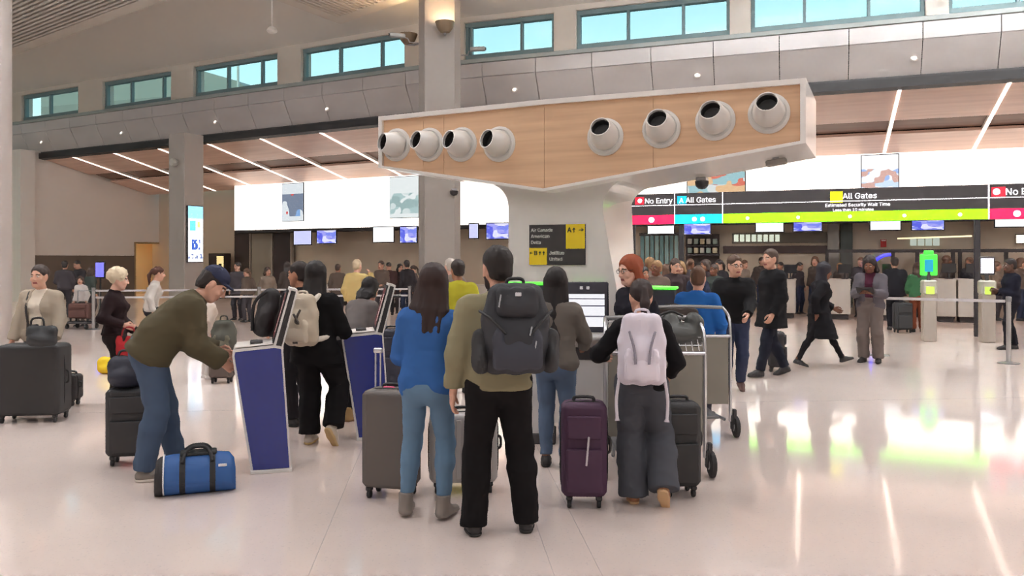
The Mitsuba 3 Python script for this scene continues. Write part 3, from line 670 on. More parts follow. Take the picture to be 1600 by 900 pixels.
def make_hair(style):
    g = Grid((-0.16, -0.22, -0.56), (0.16, 0.14, 0.20), 0.0085)
    def cap(grow=0.0): g.ell((0, -0.020, 0.046), (0.084+grow, 0.104+grow, 0.092+grow), 0.01)
    def face(y0=0.052, z0=0.088): g.cone((0, y0+0.09, -0.26), (0, y0+0.075, z0-0.085), 0.115, 0.082, 0.012, sub=True)
    if style == 'short':
        cap(); g.ell((0, -0.052, -0.02), (0.070, 0.066, 0.075), 0.02); g.cut((0, 0.35, -1), (0, 0.0, -0.048)); face()
        for s in (-1, 1): g.ell((s*0.085, 0.012, -0.012), (0.02, 0.03, 0.04), 0.01, sub=True)
    elif style == 'crop':
        cap(-0.004); g.cut((0, 0.5, -1), (0, 0.0, -0.03)); face()
    elif style in ('long', 'verylong', 'shoulder', 'bob', 'wavy'):
        cap(0.008); L = {'long': 0.30, 'verylong': 0.46, 'shoulder': 0.22, 'bob': 0.14, 'wavy': 0.30}[style]
        wd = {'long': 0.075, 'verylong': 0.06, 'shoulder': 0.085, 'bob': 0.085, 'wavy': 0.10}[style]
        for x in np.linspace(-1, 1, 5):
            g.cone((x*0.062, -0.06+0.035*abs(x), 0.03), (x*wd, -0.085+0.03*abs(x), -L*(0.55)), 0.036, 0.036, 0.02)
            g.cone((x*wd, -0.085+0.03*abs(x), -L*0.55), (x*wd*0.85, -0.105+0.02*abs(x), -L), 0.034, 0.022, 0.02)
        for s in (-1, 1): g.cone((s*0.078, -0.01, 0.02), (s*0.09, -0.01, -L*0.55), 0.022, 0.022, 0.02)
        face()
    elif style == 'bun':
        cap(0.0); g.cut((0, 0.5, -1), (0, 0.0, -0.06)); face(); g.ell((0, -0.128, 0.055), (0.042, 0.036, 0.042), 0.012)
    elif style == 'ponytail':
        cap(0.0); g.cut((0, 0.5, -1), (0, 0.0, -0.06)); face(); g.cone((0, -0.12, 0.05), (0, -0.155, -0.05), 0.028, 0.034, 0.02); g.cone((0, -0.155, -0.05), (0, -0.13, -0.22), 0.034, 0.014, 0.02)
    elif style == 'curly':
        cap(0.014); g.cut((0, 0.5, -1), (0, 0.0, -0.10)); face(0.056)
        r = np.random.default_rng(3)
        for _ in range(70):
            a, e = r.uniform(0, 2*PI), r.uniform(-0.5, 1.5); d = np.array([math.cos(a)*math.cos(e), math.sin(a)*math.cos(e), math.sin(e)])
            if d[1] > 0.55 and d[2] < 0.6: continue
            g.ell(np.array([0, -0.022, 0.045])+d*np.array([0.092, 0.112, 0.100]), (0.02, 0.02, 0.02), 0.008)
    elif style == 'cap':
        g.ell((0, -0.016, 0.055), (0.088, 0.106, 0.092), 0.01); g.cut((0, -0.12, -1), (0, 0, 0.045))
        g.ell((0, 0.105, 0.052), (0.066, 0.062, 0.010), 0.012)
    elif style == 'scarf':
        cap(0.014); g.ell((0, -0.03, -0.08), (0.085, 0.085, 0.12), 0.05); g.cone((0, -0.02, -0.16), (0, -0.01, -0.22), 0.09, 0.12, 0.04); g.ell((0, 0.12, -0.005), (0.062, 0.075, 0.085), 0.015, sub=True)
    m = g.mesh(); v = np.asarray(m.vertices)
    if style not in ('cap', 'scarf'): wrinkle(m, 0.006, (46, 46, 7), 5)
    else: wrinkle(m, 0.002, (20, 20, 12), 2)
    return m
_hair = {}
def hair(style):
    if style not in _hair: _hair[style] = make_hair(style); _hair[style].apply_scale(HS)
    return _hair[style]

# ------------------------------------------------------------------ people
def rotm(axis, deg): return trimesh.transformations.rotation_matrix(math.radians(deg), axis)[:3, :3]
def ik(a, target, l1, l2, hint):
    a, t = np.asarray(a, float), np.asarray(target, float); d = t-a; L = np.linalg.norm(d)
    if L > (l1+l2)*0.999: t = a+d/L*(l1+l2)*0.999; d = t-a; L = np.linalg.norm(d)
    x = (l1*l1-l2*l2+L*L)/(2*L); h = math.sqrt(max(l1*l1-x*x, 0)); u = d/L
    n = np.asarray(hint, float)-u*np.dot(u, hint); n /= np.linalg.norm(n)+1e-9
    return a+u*x+n*h, t
def skeleton(p):                                     # local frame: x to the person's right, y ahead, z up; a 1.75 m body
    J = {}
    drop = p.get('drop', 0.0); wide = p.get('wide', 1.0); fem = p.get('fem', False)
    hipc = np.array([p.get('sway', 0.0), 0.0, 0.94-drop]); J['hipc'] = hipc
    B = rotm([0, 0, 1], p.get('twist', 0)) @ rotm([0, 1, 0], p.get('lean', 0)) @ rotm([1, 0, 0], -p.get('bend', 0))
    Bl = rotm([0, 0, 1], p.get('twist', 0)*0.5) @ rotm([0, 1, 0], p.get('lean', 0)*0.5) @ rotm([1, 0, 0], -p.get('bend', 0)*0.75)
    up = lambda v, M=B: hipc+M @ np.asarray(v, float)
    sh = 0.172 if not fem else 0.155
    J['waist'] = up((0, 0.0, 0.14), Bl); J['chest'] = up((0, 0.01, 0.345)); J['neck'] = up((0, -0.012, 0.515)); J['B'] = B
    Hd = B @ rotm([1, 0, 0], p.get('bend', 0)*p.get('look_up', 0.6)) @ rotm([0, 0, 1], p.get('head_yaw', 0)) @ rotm([1, 0, 0], -p.get('head_pitch', 4)) @ rotm([0, 1, 0], p.get('head_roll', 0))
    J['H'] = Hd; J['head'] = up((0, 0.012, 0.555))+Hd @ np.array([0, 0.012, 0.130])
    for s, n in ((-1, 'L'), (1, 'R')):
        J['sh'+n] = up((s*sh*wide, -0.012, 0.440))
        wt = p.get('wrist'+n); wt = up((s*(0.235*wide), 0.03, -0.055)) if wt is None else np.asarray(wt, float)
        J['el'+n], J['wr'+n] = ik(J['sh'+n], wt, 0.285, 0.255, p.get('elbow'+n, (s*0.5, -0.9, -0.25)))
        J['hip'+n] = hipc+np.array([s*0.088, 0, -0.02])
        an = np.asarray(p.get('ankle'+n, (s*0.105, 0.0, 0.085)), float)
        J['kn'+n], J['an'+n] = ik(J['hip'+n], an, 0.425, 0.425, p.get('knee'+n, (s*0.12, 1, 0)))
    return J
BIG = (-0.75, -0.95, -0.03)
def bounds(J, pad=0.22):
    P = np.array([J[k] for k in J if k not in ('B', 'H')]); lo, hi = P.min(0)-pad, P.max(0)+pad; lo[2] = max(lo[2], -0.02); return lo, hi
def torso(g, J, p, o, k=0.05, belly=0.0):
    wide, fem = p.get('wide', 1.0), p.get('fem', False); B = J['B']; X = B @ np.array([1, 0, 0]); Y = B @ np.array([0, 1.0, 0])
    cw, ww, hw = (0.075*wide, 0.062*wide, 0.070*wide) if not fem else (0.062*wide, 0.048*wide, 0.078*wide)
    cr, wr, hr = (0.112*wide, 0.098*wide, 0.108*wide) if not fem else (0.100*wide, 0.086*wide, 0.110*wide)
    for s in (-1, 1):
        c, w, h = J['chest']+X*s*cw, J['waist']+X*s*ww+Y*belly*0.3, J['hipc']+np.array([s*hw, -0.008, 0])
        g.cone(c, w, cr+o, wr+o+belly*0.4, k); g.cone(w, h, wr+o+belly*0.4, hr+o, k)
        g.cone(J['neck']+X*s*0.05-Y*0.005-B@np.array([0, 0, 0.055]), J['sh'+'LR'[s > 0]]-B@np.array([0, 0, 0.012]), 0.066+o*0.7, 0.056+o*0.8, k)
        if fem: g.ell(J['chest']+X*s*0.066+Y*0.085-B@np.array([0, 0, 0.02]), (0.05+o, 0.045+o, 0.05+o), 0.04)
    if belly: g.ell(J['waist']+Y*(0.05+belly*0.4), (0.12+belly, 0.09+belly, 0.13), 0.06)
def arm(g, J, n, o, cuff=None, k=0.03, up=1.0):
    g.cone(J['sh'+n], J['el'+n], (0.054+o)*up, 0.042+o, k)
    e = J['wr'+n] if cuff is None else J['wr'+n]-(J['wr'+n]-J['el'+n])/np.linalg.norm(J['wr'+n]-J['el'+n])*cuff
    g.cone(J['el'+n], e, 0.042+o, 0.029+o if cuff is None else 0.031+o*1.05, k, flat=None if cuff is None else True)
def leg(g, J, n, o, cuff=None, k=0.035, flare=0.0, thigh=1.0):
    h, kn, an = J['hip'+n], J['kn'+n], J['an'+n]
    g.cone(h, kn, 0.088*thigh+o, 0.058+o*0.9+flare*0.3, k)
    e = an if cuff is None else an-(an-kn)/np.linalg.norm(an-kn)*cuff
    m = kn+(an-kn)*0.30+np.array([0, -0.012, 0])
    g.cone(kn, m, 0.056+o*0.9+flare*0.4, 0.055+o*0.9+flare*0.6, k); g.cone(m, e, 0.055+o*0.9+flare*0.6, (0.037+o if cuff is None else 0.041+o+flare), k, flat=None if cuff is None else True)
def make_shoe(kind):
    g = Grid((-0.09, -0.13, -0.01), (0.09, 0.24, 0.20), 0.008)
    if kind == 'boot':
        g.cone((0, -0.03, 0.06), (0, -0.03, 0.17), 0.05, 0.052, 0.02, flat=True)
    g.cone((0, -0.045, 0.040), (0, 0.03, 0.050), 0.042, 0.042, 0.03); g.cone((0, 0.03, 0.045), (0.006, 0.135, 0.026), 0.042, 0.034, 0.03)
    g.cone((0, -0.03, 0.05), (0, -0.025, 0.085), 0.040, 0.040, 0.02)
    g.cut((0, 0, -1), (0, 0, 0.018))
    return g.mesh()
def make_sole():
    g = Grid((-0.09, -0.13, -0.02), (0.09, 0.24, 0.08), 0.008)
    g.cone((0, -0.045, 0.03), (0, 0.03, 0.03), 0.046, 0.044, 0.03); g.cone((0, 0.03, 0.03), (0.006, 0.138, 0.03), 0.044, 0.039, 0.03)
    g.cut((0, 0, -1), (0, 0, 0.0), 0.002); g.cut((0, 0, 1), (0, 0, 0.024), 0.002)
    return g.mesh()
SHOES = {k: make_shoe(k) for k in ('shoe', 'boot')}; SOLE = make_sole()
def foot_matrix(J, n, turn, pitch):
    m = np.eye(4); m[:3, :3] = rotm([0, 0, 1], turn) @ rotm([1, 0, 0], pitch); a = J['an'+n]
    m[:3, 3] = a-m[:3, :3] @ np.array([0, -0.025, 0.085]); return m
def basis(x, z):
    x = np.asarray(x, float)/np.linalg.norm(x); z = z-x*np.dot(x, z); z /= np.linalg.norm(z); return np.stack([x, np.cross(z, x), z], 1)
TONE = {'light': (206, 158, 136), 'fair': (214, 168, 148), 'tan': (172, 122, 96), 'brown': (118, 78, 58), 'dark': (82, 56, 44)}
def person(label, pos, yaw, height, p, top, legs, hairstyle=('short', (34, 28, 26)), shoe=('shoe', (34, 32, 32), None), tone='light', group=None, extra=(), h=0.014, coat=None, beard=None, skirt=None):
    """top: (kind, colour, thickness, hem, cuff) ; legs: (colour, thickness, cuff, flare) ; yaw 0 looks away from the camera"""
    p = dict(p); S = height/1.75; J = skeleton(p); lo, hi = bounds(J)
    M = T().translate([float(pos[0]), float(pos[1]), 0.0]).rotate([0, 0, 1], float(yaw)).scale(float(S))
    k = thing('person', label, 'person', M=M, group=group)
    # skin: one surface from neck to ankles, with the head and the five-fingered hands joined on
    g = Grid(lo, hi, h); torso(g, J, p, -0.012)
    g.cone(J['neck'], J['head']+J['H'] @ np.array([0, -0.02, -0.09]), 0.056, 0.052, 0.03)
    for n in 'LR': arm(g, J, n, -0.004); leg(g, J, n, -0.012); g.cone(J['an'+n]+[0, 0, 0.03], J['an'+n]-[0, 0, 0.02], 0.036, 0.038, 0.02)
    body = g.mesh(); tc = np.tile(lin(TONE[tone]), (len(body.vertices), 1))
    ms, cs = [body], [tc]
    hm = HEAD.copy(); hm.vertices = np.asarray(hm.vertices) @ J['H'].T+J['head']; ms.append(hm); cs.append(head_colors(TONE[tone], beard=beard))
    for n, s in (('L', -1), ('R', 1)):
        hd = HANDS[p.get('hand'+n, 'relaxed')].copy()
        fd = J['wr'+n]-J['el'+n]; fd = fd/np.linalg.norm(fd); pn = np.asarray(p.get('palm'+n, (-s, 0.15, 0)), float)
        Mh = basis(fd, -pn); v = np.asarray(hd.vertices).copy()
        if np.dot(Mh[:, 1], p.get('thumb'+n, (0, 1, 0.2))) < 0: v[:, 1] *= -1; hd.vertices = v; hd.invert()
        hd.vertices = np.asarray(hd.vertices) @ Mh.T+J['wr'+n]+fd*0.012; ms.append(hd); cs.append(np.tile(lin(TONE[tone]), (len(hd.vertices), 1)))
    obj('body', trimesh.util.concatenate(ms), 'skin', k, smooth=True, color=np.vstack(cs))
    if hairstyle:
        styles = hairstyle if isinstance(hairstyle[0], tuple) else (hairstyle,)
        for st, col in styles:
            hm = hair(st).copy(); hm.vertices = np.asarray(hm.vertices) @ J['H'].T+J['head']
            obj({'cap': 'cap', 'scarf': 'headscarf'}.get(st, 'hair'), hm, mat(col, 0.58 if st != 'cap' else 0.8, spec=0.3), k, smooth=True)
    kind, col, th, hem, cuff = top
    def garment(name, kind, col, th, hem, cuff, seed=1, openfront=False):
        lo2, hi2 = bounds(J, 0.30); g = Grid(lo2, hi2, h)
        torso(g, J, p, th, belly=p.get('belly', 0.0))
        hemz = J['hipc'][2]+hem
        if hem < -0.10:                               # coat tails
            for s in (-1, 1):
                sp = p.get('skirt_spread', 0.02)
                g.cone(J['hipc']+[s*0.07, 0, 0], J['hipc']+[s*(0.085+sp), p.get('skirt_y', 0.0)+0.03, hem], 0.112+th, 0.118+th+sp, 0.06)
        # collar
        g.cone(J['neck']-J['B']@np.array([0, 0, 0.03]), J['neck']+J['B']@np.array([0, 0.012, p.get('collar', 0.035)]), 0.062+th, 0.058+th*0.5, 0.02, flat=True)
        for n in 'LR': arm(g, J, n, th+(0.004 if th > 0.02 else 0), cuff, up=1.06)
        if hem > -0.12: g.cut(J['B'] @ np.array([0, 0, -1.0]) if p.get('bend', 0) > 15 else (0, 0, -1), J['hipc']+(J['B'] if p.get('bend', 0) > 15 else np.eye(3)) @ np.array([0, 0, hem]), 0.012)
        else: g.cut((0, 0, -1), (0, 0, hemz), 0.012)
        m = g.mesh(); wrinkle(m, p.get('fold', 0.011)*1.2, (6, 6, 14), seed)
        return obj(name, m, mat([c*0.72 for c in col] if max(col) < 56 else col, 0.85, spec=0.12), k, smooth=True)
    garment(kind, kind, col, th, hem, cuff)
    if legs is not None:
        col, th, cuff, flare = legs
        g = Grid(lo, hi, h)
        for n in 'LR': leg(g, J, n, th, cuff, flare=flare, thigh=p.get('thigh', 1.0))
        X = np.array([1.0, 0, 0])
        for s in (-1, 1): g.cone(J['hipc']+X*s*0.07, J['hipc']+X*s*0.055+[0, 0, 0.10], 0.112*p.get('wide', 1.0)+th*0.6, 0.10*p.get('wide', 1.0)+th*0.5, 0.05)
        if p.get('fem'): 
            for s in (-1, 1): g.ell(J['hipc']+np.array([s*0.06, -0.05, -0.06]), (0.085, 0.085, 0.09), 0.05)
        g.cut((0, 0, 1), (0, 0, J['hipc'][2]+0.13))
        m = g.mesh(); wrinkle(m, p.get('leg_fold', 0.009)*1.2, (8, 8, 13), 4)
        obj('trousers', m, mat([c*0.75 for c in col] if max(col) < 56 else col, 0.85, spec=0.12), k, smooth=True)
    if skirt is not None: garment(skirt[0], skirt[0], skirt[1], skirt[2], skirt[3], skirt[4], 9)
    sk, scol, sole = shoe
    for n, s in (('L', 1), ('R', -1)):
        Mf = foot_matrix(J, n, p.get('foot'+n, s*10), p.get('footpitch'+n, 0.0)); m = SHOES[sk].copy(); m.apply_transform(Mf)
        key = obj('shoe', m, mat(scol, 0.5), k, smooth=40)
        if sole is not None: sm = SOLE.copy(); sm.apply_transform(Mf); obj('sole', sm, mat(sole, 0.6), key, smooth=40)
    PEOPLE[k] = (M, J, S); return k
PEOPLE = {}
scene['skin'] = {'type': 'twosided', 'bsdf': {'type': 'principled', 'base_color': {'type': 'mesh_attribute', 'name': 'vertex_color'}, 'roughness': 0.5, 'specular': 0.4}}

# ------------------------------------------------------------------ the travellers near the kiosks
def xy(px, py): g = ground(px, py); return g[:2]
BLK_SHOE = ('shoe', (34, 32, 33), (28, 27, 27))
man_olive = person('man in a khaki jacket and black trousers seen from behind, wearing a black backpack', xy(779, 834), 6, 1.83,
    dict(wide=1.0, head_yaw=16, head_pitch=6, ankleL=(-0.15, 0.0, 0.085), ankleR=(0.175, 0.03, 0.085), wristL=(-0.275, 0.06, 0.87), wristR=(0.22, 0.24, 1.0), belly=0.04, fold=0.009),
    ('jacket', (130, 124, 100), 0.028, -0.05, 0.01), ((26, 24, 26), 0.026, -0.03, 0.012), ('short', (30, 24, 22)), BLK_SHOE, beard=(44, 32, 28), tone='light')
woman_blue = person('woman with dark wavy hair in a bright blue cardigan and light jeans from behind', xy(668, 808), -10, 1.71,
    dict(fem=True, wide=1.02, head_yaw=-6, ankleL=(-0.155, 0.0, 0.085), ankleR=(0.12, -0.02, 0.085), wristL=(-0.16, 0.26, 1.0), wristR=(0.15, 0.28, 1.02), lean=3, footL=8, footR=-14),
    ('cardigan', (54, 94, 152), 0.020, -0.09, 0.0), ((96, 122, 146), 0.010, 0.07, 0.0), ('wavy', (40, 26, 24)), ('boot', (120, 112, 106), None), tone='light')
woman_grey = person('woman with very long straight black hair in a grey sweater at the check-in kiosk', xy(868, 730), -14, 1.67,
    dict(fem=True, head_yaw=4, ankleL=(-0.09, 0.02, 0.085), ankleR=(0.09, -0.03, 0.085), wristL=(-0.14, 0.28, 1.02), wristR=(0.20, 0.36, 1.05), fold=0.009),
    ('sweater', (100, 94, 88), 0.026, -0.10, 0.0), ((86, 102, 124), 0.012, 0.02, 0.0), ('verylong', (24, 20, 20)), BLK_SHOE, tone='brown')
woman_lilac = person('person in a black top and wide charcoal trousers carrying a pale lilac backpack', xy(1002, 786), -8, 1.60,
    dict(fem=True, head_yaw=10, ankleL=(-0.06, 0.0, 0.085), ankleR=(0.17, -0.12, 0.17), footpitchR=-50, wristL=(-0.30, 0.26, 1.12), wristR=(0.24, 0.20, 1.0), leg_fold=0.012),
    ('shirt', (26, 25, 28), 0.020, -0.06, 0.0), ((70, 72, 78), 0.034, -0.03, 0.045), ('ponytail', (42, 30, 28)), ('shoe', (156, 106, 72), (196, 160, 120)), tone='light')
man_brown = person('man in a dark olive coat, jeans and a navy cap bending over to the right', xy(234, 744), -62, 1.86,
    dict(bend=40, look_up=0.55, head_pitch=20, head_yaw=-8, wide=1.14, ankleL=(-0.12, 0.20, 0.085), ankleR=(0.14, -0.05, 0.085), wristR=(0.12, 0.50, 0.86), wristL=(-0.16, 0.50, 0.92), collar=0.05, fold=0.010),
    ('coat', (74, 68, 52), 0.044, -0.08, 0.0), ((68, 82, 102), 0.030, -0.01, 0.006), (('short', (40, 32, 30)), ('cap', (36, 40, 62))), ('shoe', (120, 112, 104), (206, 198, 188)), tone='light')
woman_beige = person('dark-haired woman in a beige blazer over a white top standing behind the big black suitcase', at(64, 405, 9.25)[:2], 180, 1.68,
    dict(fem=True, wide=1.06, head_pitch=3, wristL=(-0.27, 0.17, 0.90), wristR=(0.26, 0.14, 0.86), ankleL=(-0.10, 0, 0.085), ankleR=(0.10, 0, 0.085)),
    ('blouse', (216, 206, 190), 0.012, -0.06, 0.20), ((44, 42, 46), 0.014, 0.0, 0.0), ('bun', (48, 36, 32)), BLK_SHOE, tone='light')
woman_white = person('woman with short white hair in a black sweater behind the bending man', at(180, 405, 9.6)[:2], -78, 1.63,
    dict(fem=True, head_pitch=8, head_yaw=10, wristR=(0.25, 0.16, 1.06), wristL=(-0.10, 0.22, 0.95), handR='grip', collar=0.05),
    ('sweater', (40, 26, 28), 0.022, -0.02, 0.0), ((48, 40, 40), 0.014, 0.0, 0.0), ('curly', (214, 196, 168)), BLK_SHOE, tone='fair')
woman_black = person('person with loose dark hair, all in black, wearing a beige backpack', xy(492, 694), -14, 1.72,
    dict(fem=True, wide=1.06, head_yaw=-4, ankleL=(-0.06, 0.0, 0.085), ankleR=(0.21, -0.04, 0.18), footpitchR=-58, wristL=(-0.18, 0.28, 1.05), wristR=(0.20, 0.30, 1.02)),
    ('jacket', (24, 23, 25), 0.030, -0.16, 0.0), ((26, 24, 26), 0.030, 0.01, 0.03), ('long', (28, 24, 24)), ('shoe', (190, 176, 160), (190, 160, 112)), tone='light')
man_profile = person('person in dark clothes turned left behind the beige backpack', at(470, 405, 8.5)[:2], 60, 1.72,
    dict(head_yaw=12, wristL=(-0.16, 0.28, 1.0)), ('hoodie', (34, 32, 34), 0.028, -0.06, 0.0), ((38, 36, 40), 0.018, 0.0, 0.0), ('short', (36, 28, 26)), BLK_SHOE, tone='tan')
woman_pattern = person('dark-haired woman in a black and white top leaning down behind the second blue kiosk', at(548, 405, 8.8)[:2], -30, 1.62,
    dict(fem=True, bend=30, look_up=0.3, wristR=(0.06, 0.42, 0.98), wristL=(-0.16, 0.44, 0.95), ankleL=(-0.08, -0.06, 0.085), ankleR=(0.07, -0.10, 0.085)),
    ('blouse', (108, 102, 100), 0.018, -0.08, 0.0), ((30, 28, 30), 0.016, 0.06, 0.0), ('bob', (26, 22, 22)), ('boot', (172, 140, 92), (140, 110, 76)), tone='light')
woman_red = person('woman with red hair and glasses turned to the left behind the lilac backpack', at(990, 405, 7.55)[:2], 118, 1.78,
    dict(fem=True, head_pitch=8, wristL=(-0.18, 0.15, 1.04), wristR=(0.16, 0.17, 1.0)), ('jacket', (40, 38, 48), 0.024, -0.10, 0.0), ((52, 52, 62), 0.014, 0.0, 0.0), ('shoulder', (140, 70, 44)), BLK_SHOE, tone='fair')
boy_blue = person('brown-haired person in a bright blue jacket seen from behind beside the luggage carts', at(1090, 405, 8.9)[:2], -28, 1.66,
    dict(head_yaw=10, wristL=(-0.18, 0.26, 1.0), wristR=(0.22, 0.22, 0.98)), ('jacket', (44, 100, 172), 0.028, -0.10, 0.0), ((50, 50, 58), 0.014, 0.0, 0.0), ('short', (92, 66, 50)), BLK_SHOE, tone='light')
man_glasses = person('man with glasses in a black jacket over a rust sweater walking behind the luggage cart', xy(1147, 612), 168, 1.80,
    dict(head_yaw=24, head_pitch=5, ankleL=(-0.09, -0.16, 0.12), ankleR=(0.10, 0.16, 0.085), footpitchL=-18, wristL=(-0.14, 0.36, 1.02), wristR=(0.22, 0.30, 1.0)),
    ('jacket', (28, 28, 30), 0.030, -0.06, 0.0), ((40, 46, 66), 0.018, 0.0, 0.004), ('short', (74, 54, 42)), ('shoe', (74, 46, 38), None), tone='light')
man_tall = person('tall man in a long black coat pulling a black suitcase', xy(1206, 588), 100, 1.90,
    dict(head_yaw=20, ankleL=(-0.08, 0.22, 0.085), ankleR=(0.08, -0.24, 0.12), footpitchR=-20, wristR=(0.24, -0.22, 0.84), wristL=(-0.22, 0.10, 0.88), skirt_y=-0.02),
    ('coat', (26, 27, 30), 0.034, -0.26, 0.0), ((32, 36, 48), 0.018, 0.0, 0.004), ('short', (66, 52, 44)), BLK_SHOE, tone='light')
woman_walk = person('woman striding to the right in a knee length black coat', xy(1280, 573), -90, 1.73,
    dict(fem=True, bend=4, head_pitch=10, drop=0.04, ankleL=(-0.07, 0.43, 0.11), footpitchL=14, ankleR=(0.07, -0.38, 0.12), footpitchR=-16, wristL=(-0.22, 0.32, 0.96), wristR=(0.20, -0.12, 0.90), skirt_spread=0.05, skirt_y=0.02),
    ('coat', (26, 26, 30), 0.030, -0.42, 0.0), ((28, 26, 30), -0.002, 0.0, 0.0), ('scarf', (26, 24, 32)), ('shoe', (24, 22, 24), None), tone='brown')
agent = person('uniformed agent in a grey jacket, burgundy vest and grey trousers looking at a tablet', xy(1360, 566), 146, 1.82,
    dict(head_pitch=26, fem=True, wide=1.08, wristL=(-0.10, 0.32, 1.16), wristR=(0.10, 0.33, 1.16), ankleL=(-0.12, 0, 0.085), ankleR=(0.10, 0.02, 0.085)),
    ('vest', (66, 30, 44), 0.016, -0.06, 0.30), ((112, 102, 98), 0.028, -0.01, 0.018), ('shoulder', (34, 26, 26)), BLK_SHOE, tone='brown')
agent_navy = person('attendant in navy uniform with folded arms by the right edge of the picture', xy(1580, 546), 80, 1.76,
    dict(head_yaw=10, ankleL=(-0.08, 0.10, 0.085), ankleR=(0.08, -0.10, 0.085), wristL=(-0.05, 0.24, 1.14), wristR=(0.02, 0.26, 1.10)),
    ('jacket', (28, 30, 44), 0.026, -0.08, 0.0), ((28, 28, 36), 0.018, 0.0, 0.004), ('short', (30, 24, 24)), BLK_SHOE, tone='dark')
man_dark = person('person in a dark coat with a suitcase waiting at the boarding pass gates', at(1398, 405, 19.9)[:2], -20, 1.80,
    dict(wristR=(0.22, 0.2, 0.95)), ('coat', (44, 44, 50), 0.032, -0.12, 0.0), ((34, 34, 40), 0.018, 0.0, 0.0), ('short', (40, 32, 30)), BLK_SHOE, tone='light', h=0.02)
woman_green = person('person in a green jacket and rust trousers at the green lit gate', at(1434, 405, 19.3)[:2], -10, 1.66,
    dict(fem=True, wristL=(-0.16, 0.24, 1.0)), ('jacket', (64, 108, 76), 0.030, -0.06, 0.0), ((124, 68, 48), 0.022, 0.0, 0.01), ('shoulder', (58, 44, 36)), BLK_SHOE, tone='light', h=0.02)
child = person('child in a cream top and white trousers behind the stacked bags', at(322, 405, 11.7)[:2], -50, 1.36,
    dict(fem=True, bend=8, wristL=(-0.2, 0.2, 0.95)), ('top', (206, 190, 178), 0.020, -0.06, 0.0), ((214, 204, 200), 0.014, 0.0, 0.0), ('bob', (150, 120, 96)), ('shoe', (222, 214, 210), None), tone='fair')
person('man in a yellow vest behind the man in khaki', at(716, 405, 10.5)[:2], 20, 1.74, dict(), ('vest', (190, 184, 60), 0.026, -0.08, 0.24), ((40, 40, 48), 0.018, 0, 0), ('short', (38, 30, 28)), BLK_SHOE, tone='tan', h=0.02)
person('grey-haired person just left of the man in khaki, further back', at(704, 405, 13.5)[:2], 30, 1.76, dict(), ('sweater', (120, 108, 100), 0.026, -0.08, 0.0), ((60, 58, 62), 0.018, 0, 0), ('short', (176, 166, 156)), BLK_SHOE, tone='fair', h=0.02)
person('person in a pale coat raising a phone in front of the desk wall', at(557, 405, 17.0)[:2], -20, 1.74, dict(wristR=(0.13, 0.34, 1.45), elbowR=(0.6, 0.3, -0.8)), ('coat', (196, 168, 112), 0.030, -0.1, 0.0), ((58, 52, 52), 0.018, 0, 0), ('short', (190, 168, 140)), BLK_SHOE, tone='fair', h=0.02)
person('brown-haired woman in a pale top behind the man in the olive coat', at(236, 405, 14.5)[:2], -60, 1.62, dict(fem=True, bend=10), ('top', (196, 190, 184), 0.022, -0.08, 0.0), ((46, 44, 50), 0.018, 0, 0), ('ponytail', (66, 38, 28)), BLK_SHOE, tone='light', h=0.02)
# open blazer of the woman in beige: the white blouse shows between its two fronts
def over(pk, name, col, th, hem, gap, cuff=0.0, strapless=False):
    M, J, S = PEOPLE[pk]; p = dict(fem=True, wide=1.06); lo, hi = bounds(J, 0.30); g = Grid(lo, hi, 0.014)
    torso(g, J, p, th)
    for n in 'LR': arm(g, J, n, th, cuff, up=1.06)
    g.cut((0, 0, -1), (0, 0, J['hipc'][2]+hem))
    for z in np.linspace(0, 0.62, 14): g.cone(J['hipc']+[0, 0.20, hem+z-0.05], J['hipc']+[0, 0.055, hem+z-0.05], gap, gap, 0.008, sub=True)
    g.cone(J['neck']+[0, 0.05, -0.05], J['neck']+[0, 0.02, 0.12], 0.075, 0.07, 0.01, sub=True)
    m = g.mesh(); wrinkle(m, 0.008, (7, 7, 15), 3); obj(name, m, mat(col, 0.82, spec=0.25), pk, smooth=True)
over(woman_beige, 'blazer', (164, 152, 136), 0.030, -0.10, 0.075)
over(agent, 'jacket', (92, 88, 94), 0.028, -0.14, 0.06)
def glasses(pk, col=(40, 34, 34)):
    M, J, S = PEOPLE[pk]; ms = []
    for s in (-1, 1):
        a = np.linspace(0, 2*PI, 15)[:-1]
        ms.append(tube(np.stack([s*0.033+0.021*np.cos(a), 0.103+0*a, 0.008+0.017*np.sin(a)], 1)*HS, 0.0022, 5, True))
        ms.append(tube(np.array([[s*0.055, 0.101, 0.012], [s*0.079, 0.06, 0.014], [s*0.081, -0.01, 0.012]])*HS, 0.002, 5))
    ms.append(tube(np.array([[-0.012, 0.103, 0.012], [0.012, 0.103, 0.012]])*HS, 0.002, 5))
    m = cat(ms); m.vertices = np.asarray(m.vertices) @ J['H'].T+J['head']; lone_key = numbered('glasses')
    place[lone_key] = M; labels[lone_key] = {'label': 'thin dark glasses worn by the ' + ('man in the black jacket' if pk == man_glasses else 'red-haired woman'), 'category': 'glasses'}
    raw(lone_key, mikit.ply(m, mat(col, 0.4)), lone_key)
for pk in (man_glasses, woman_red): glasses(pk)

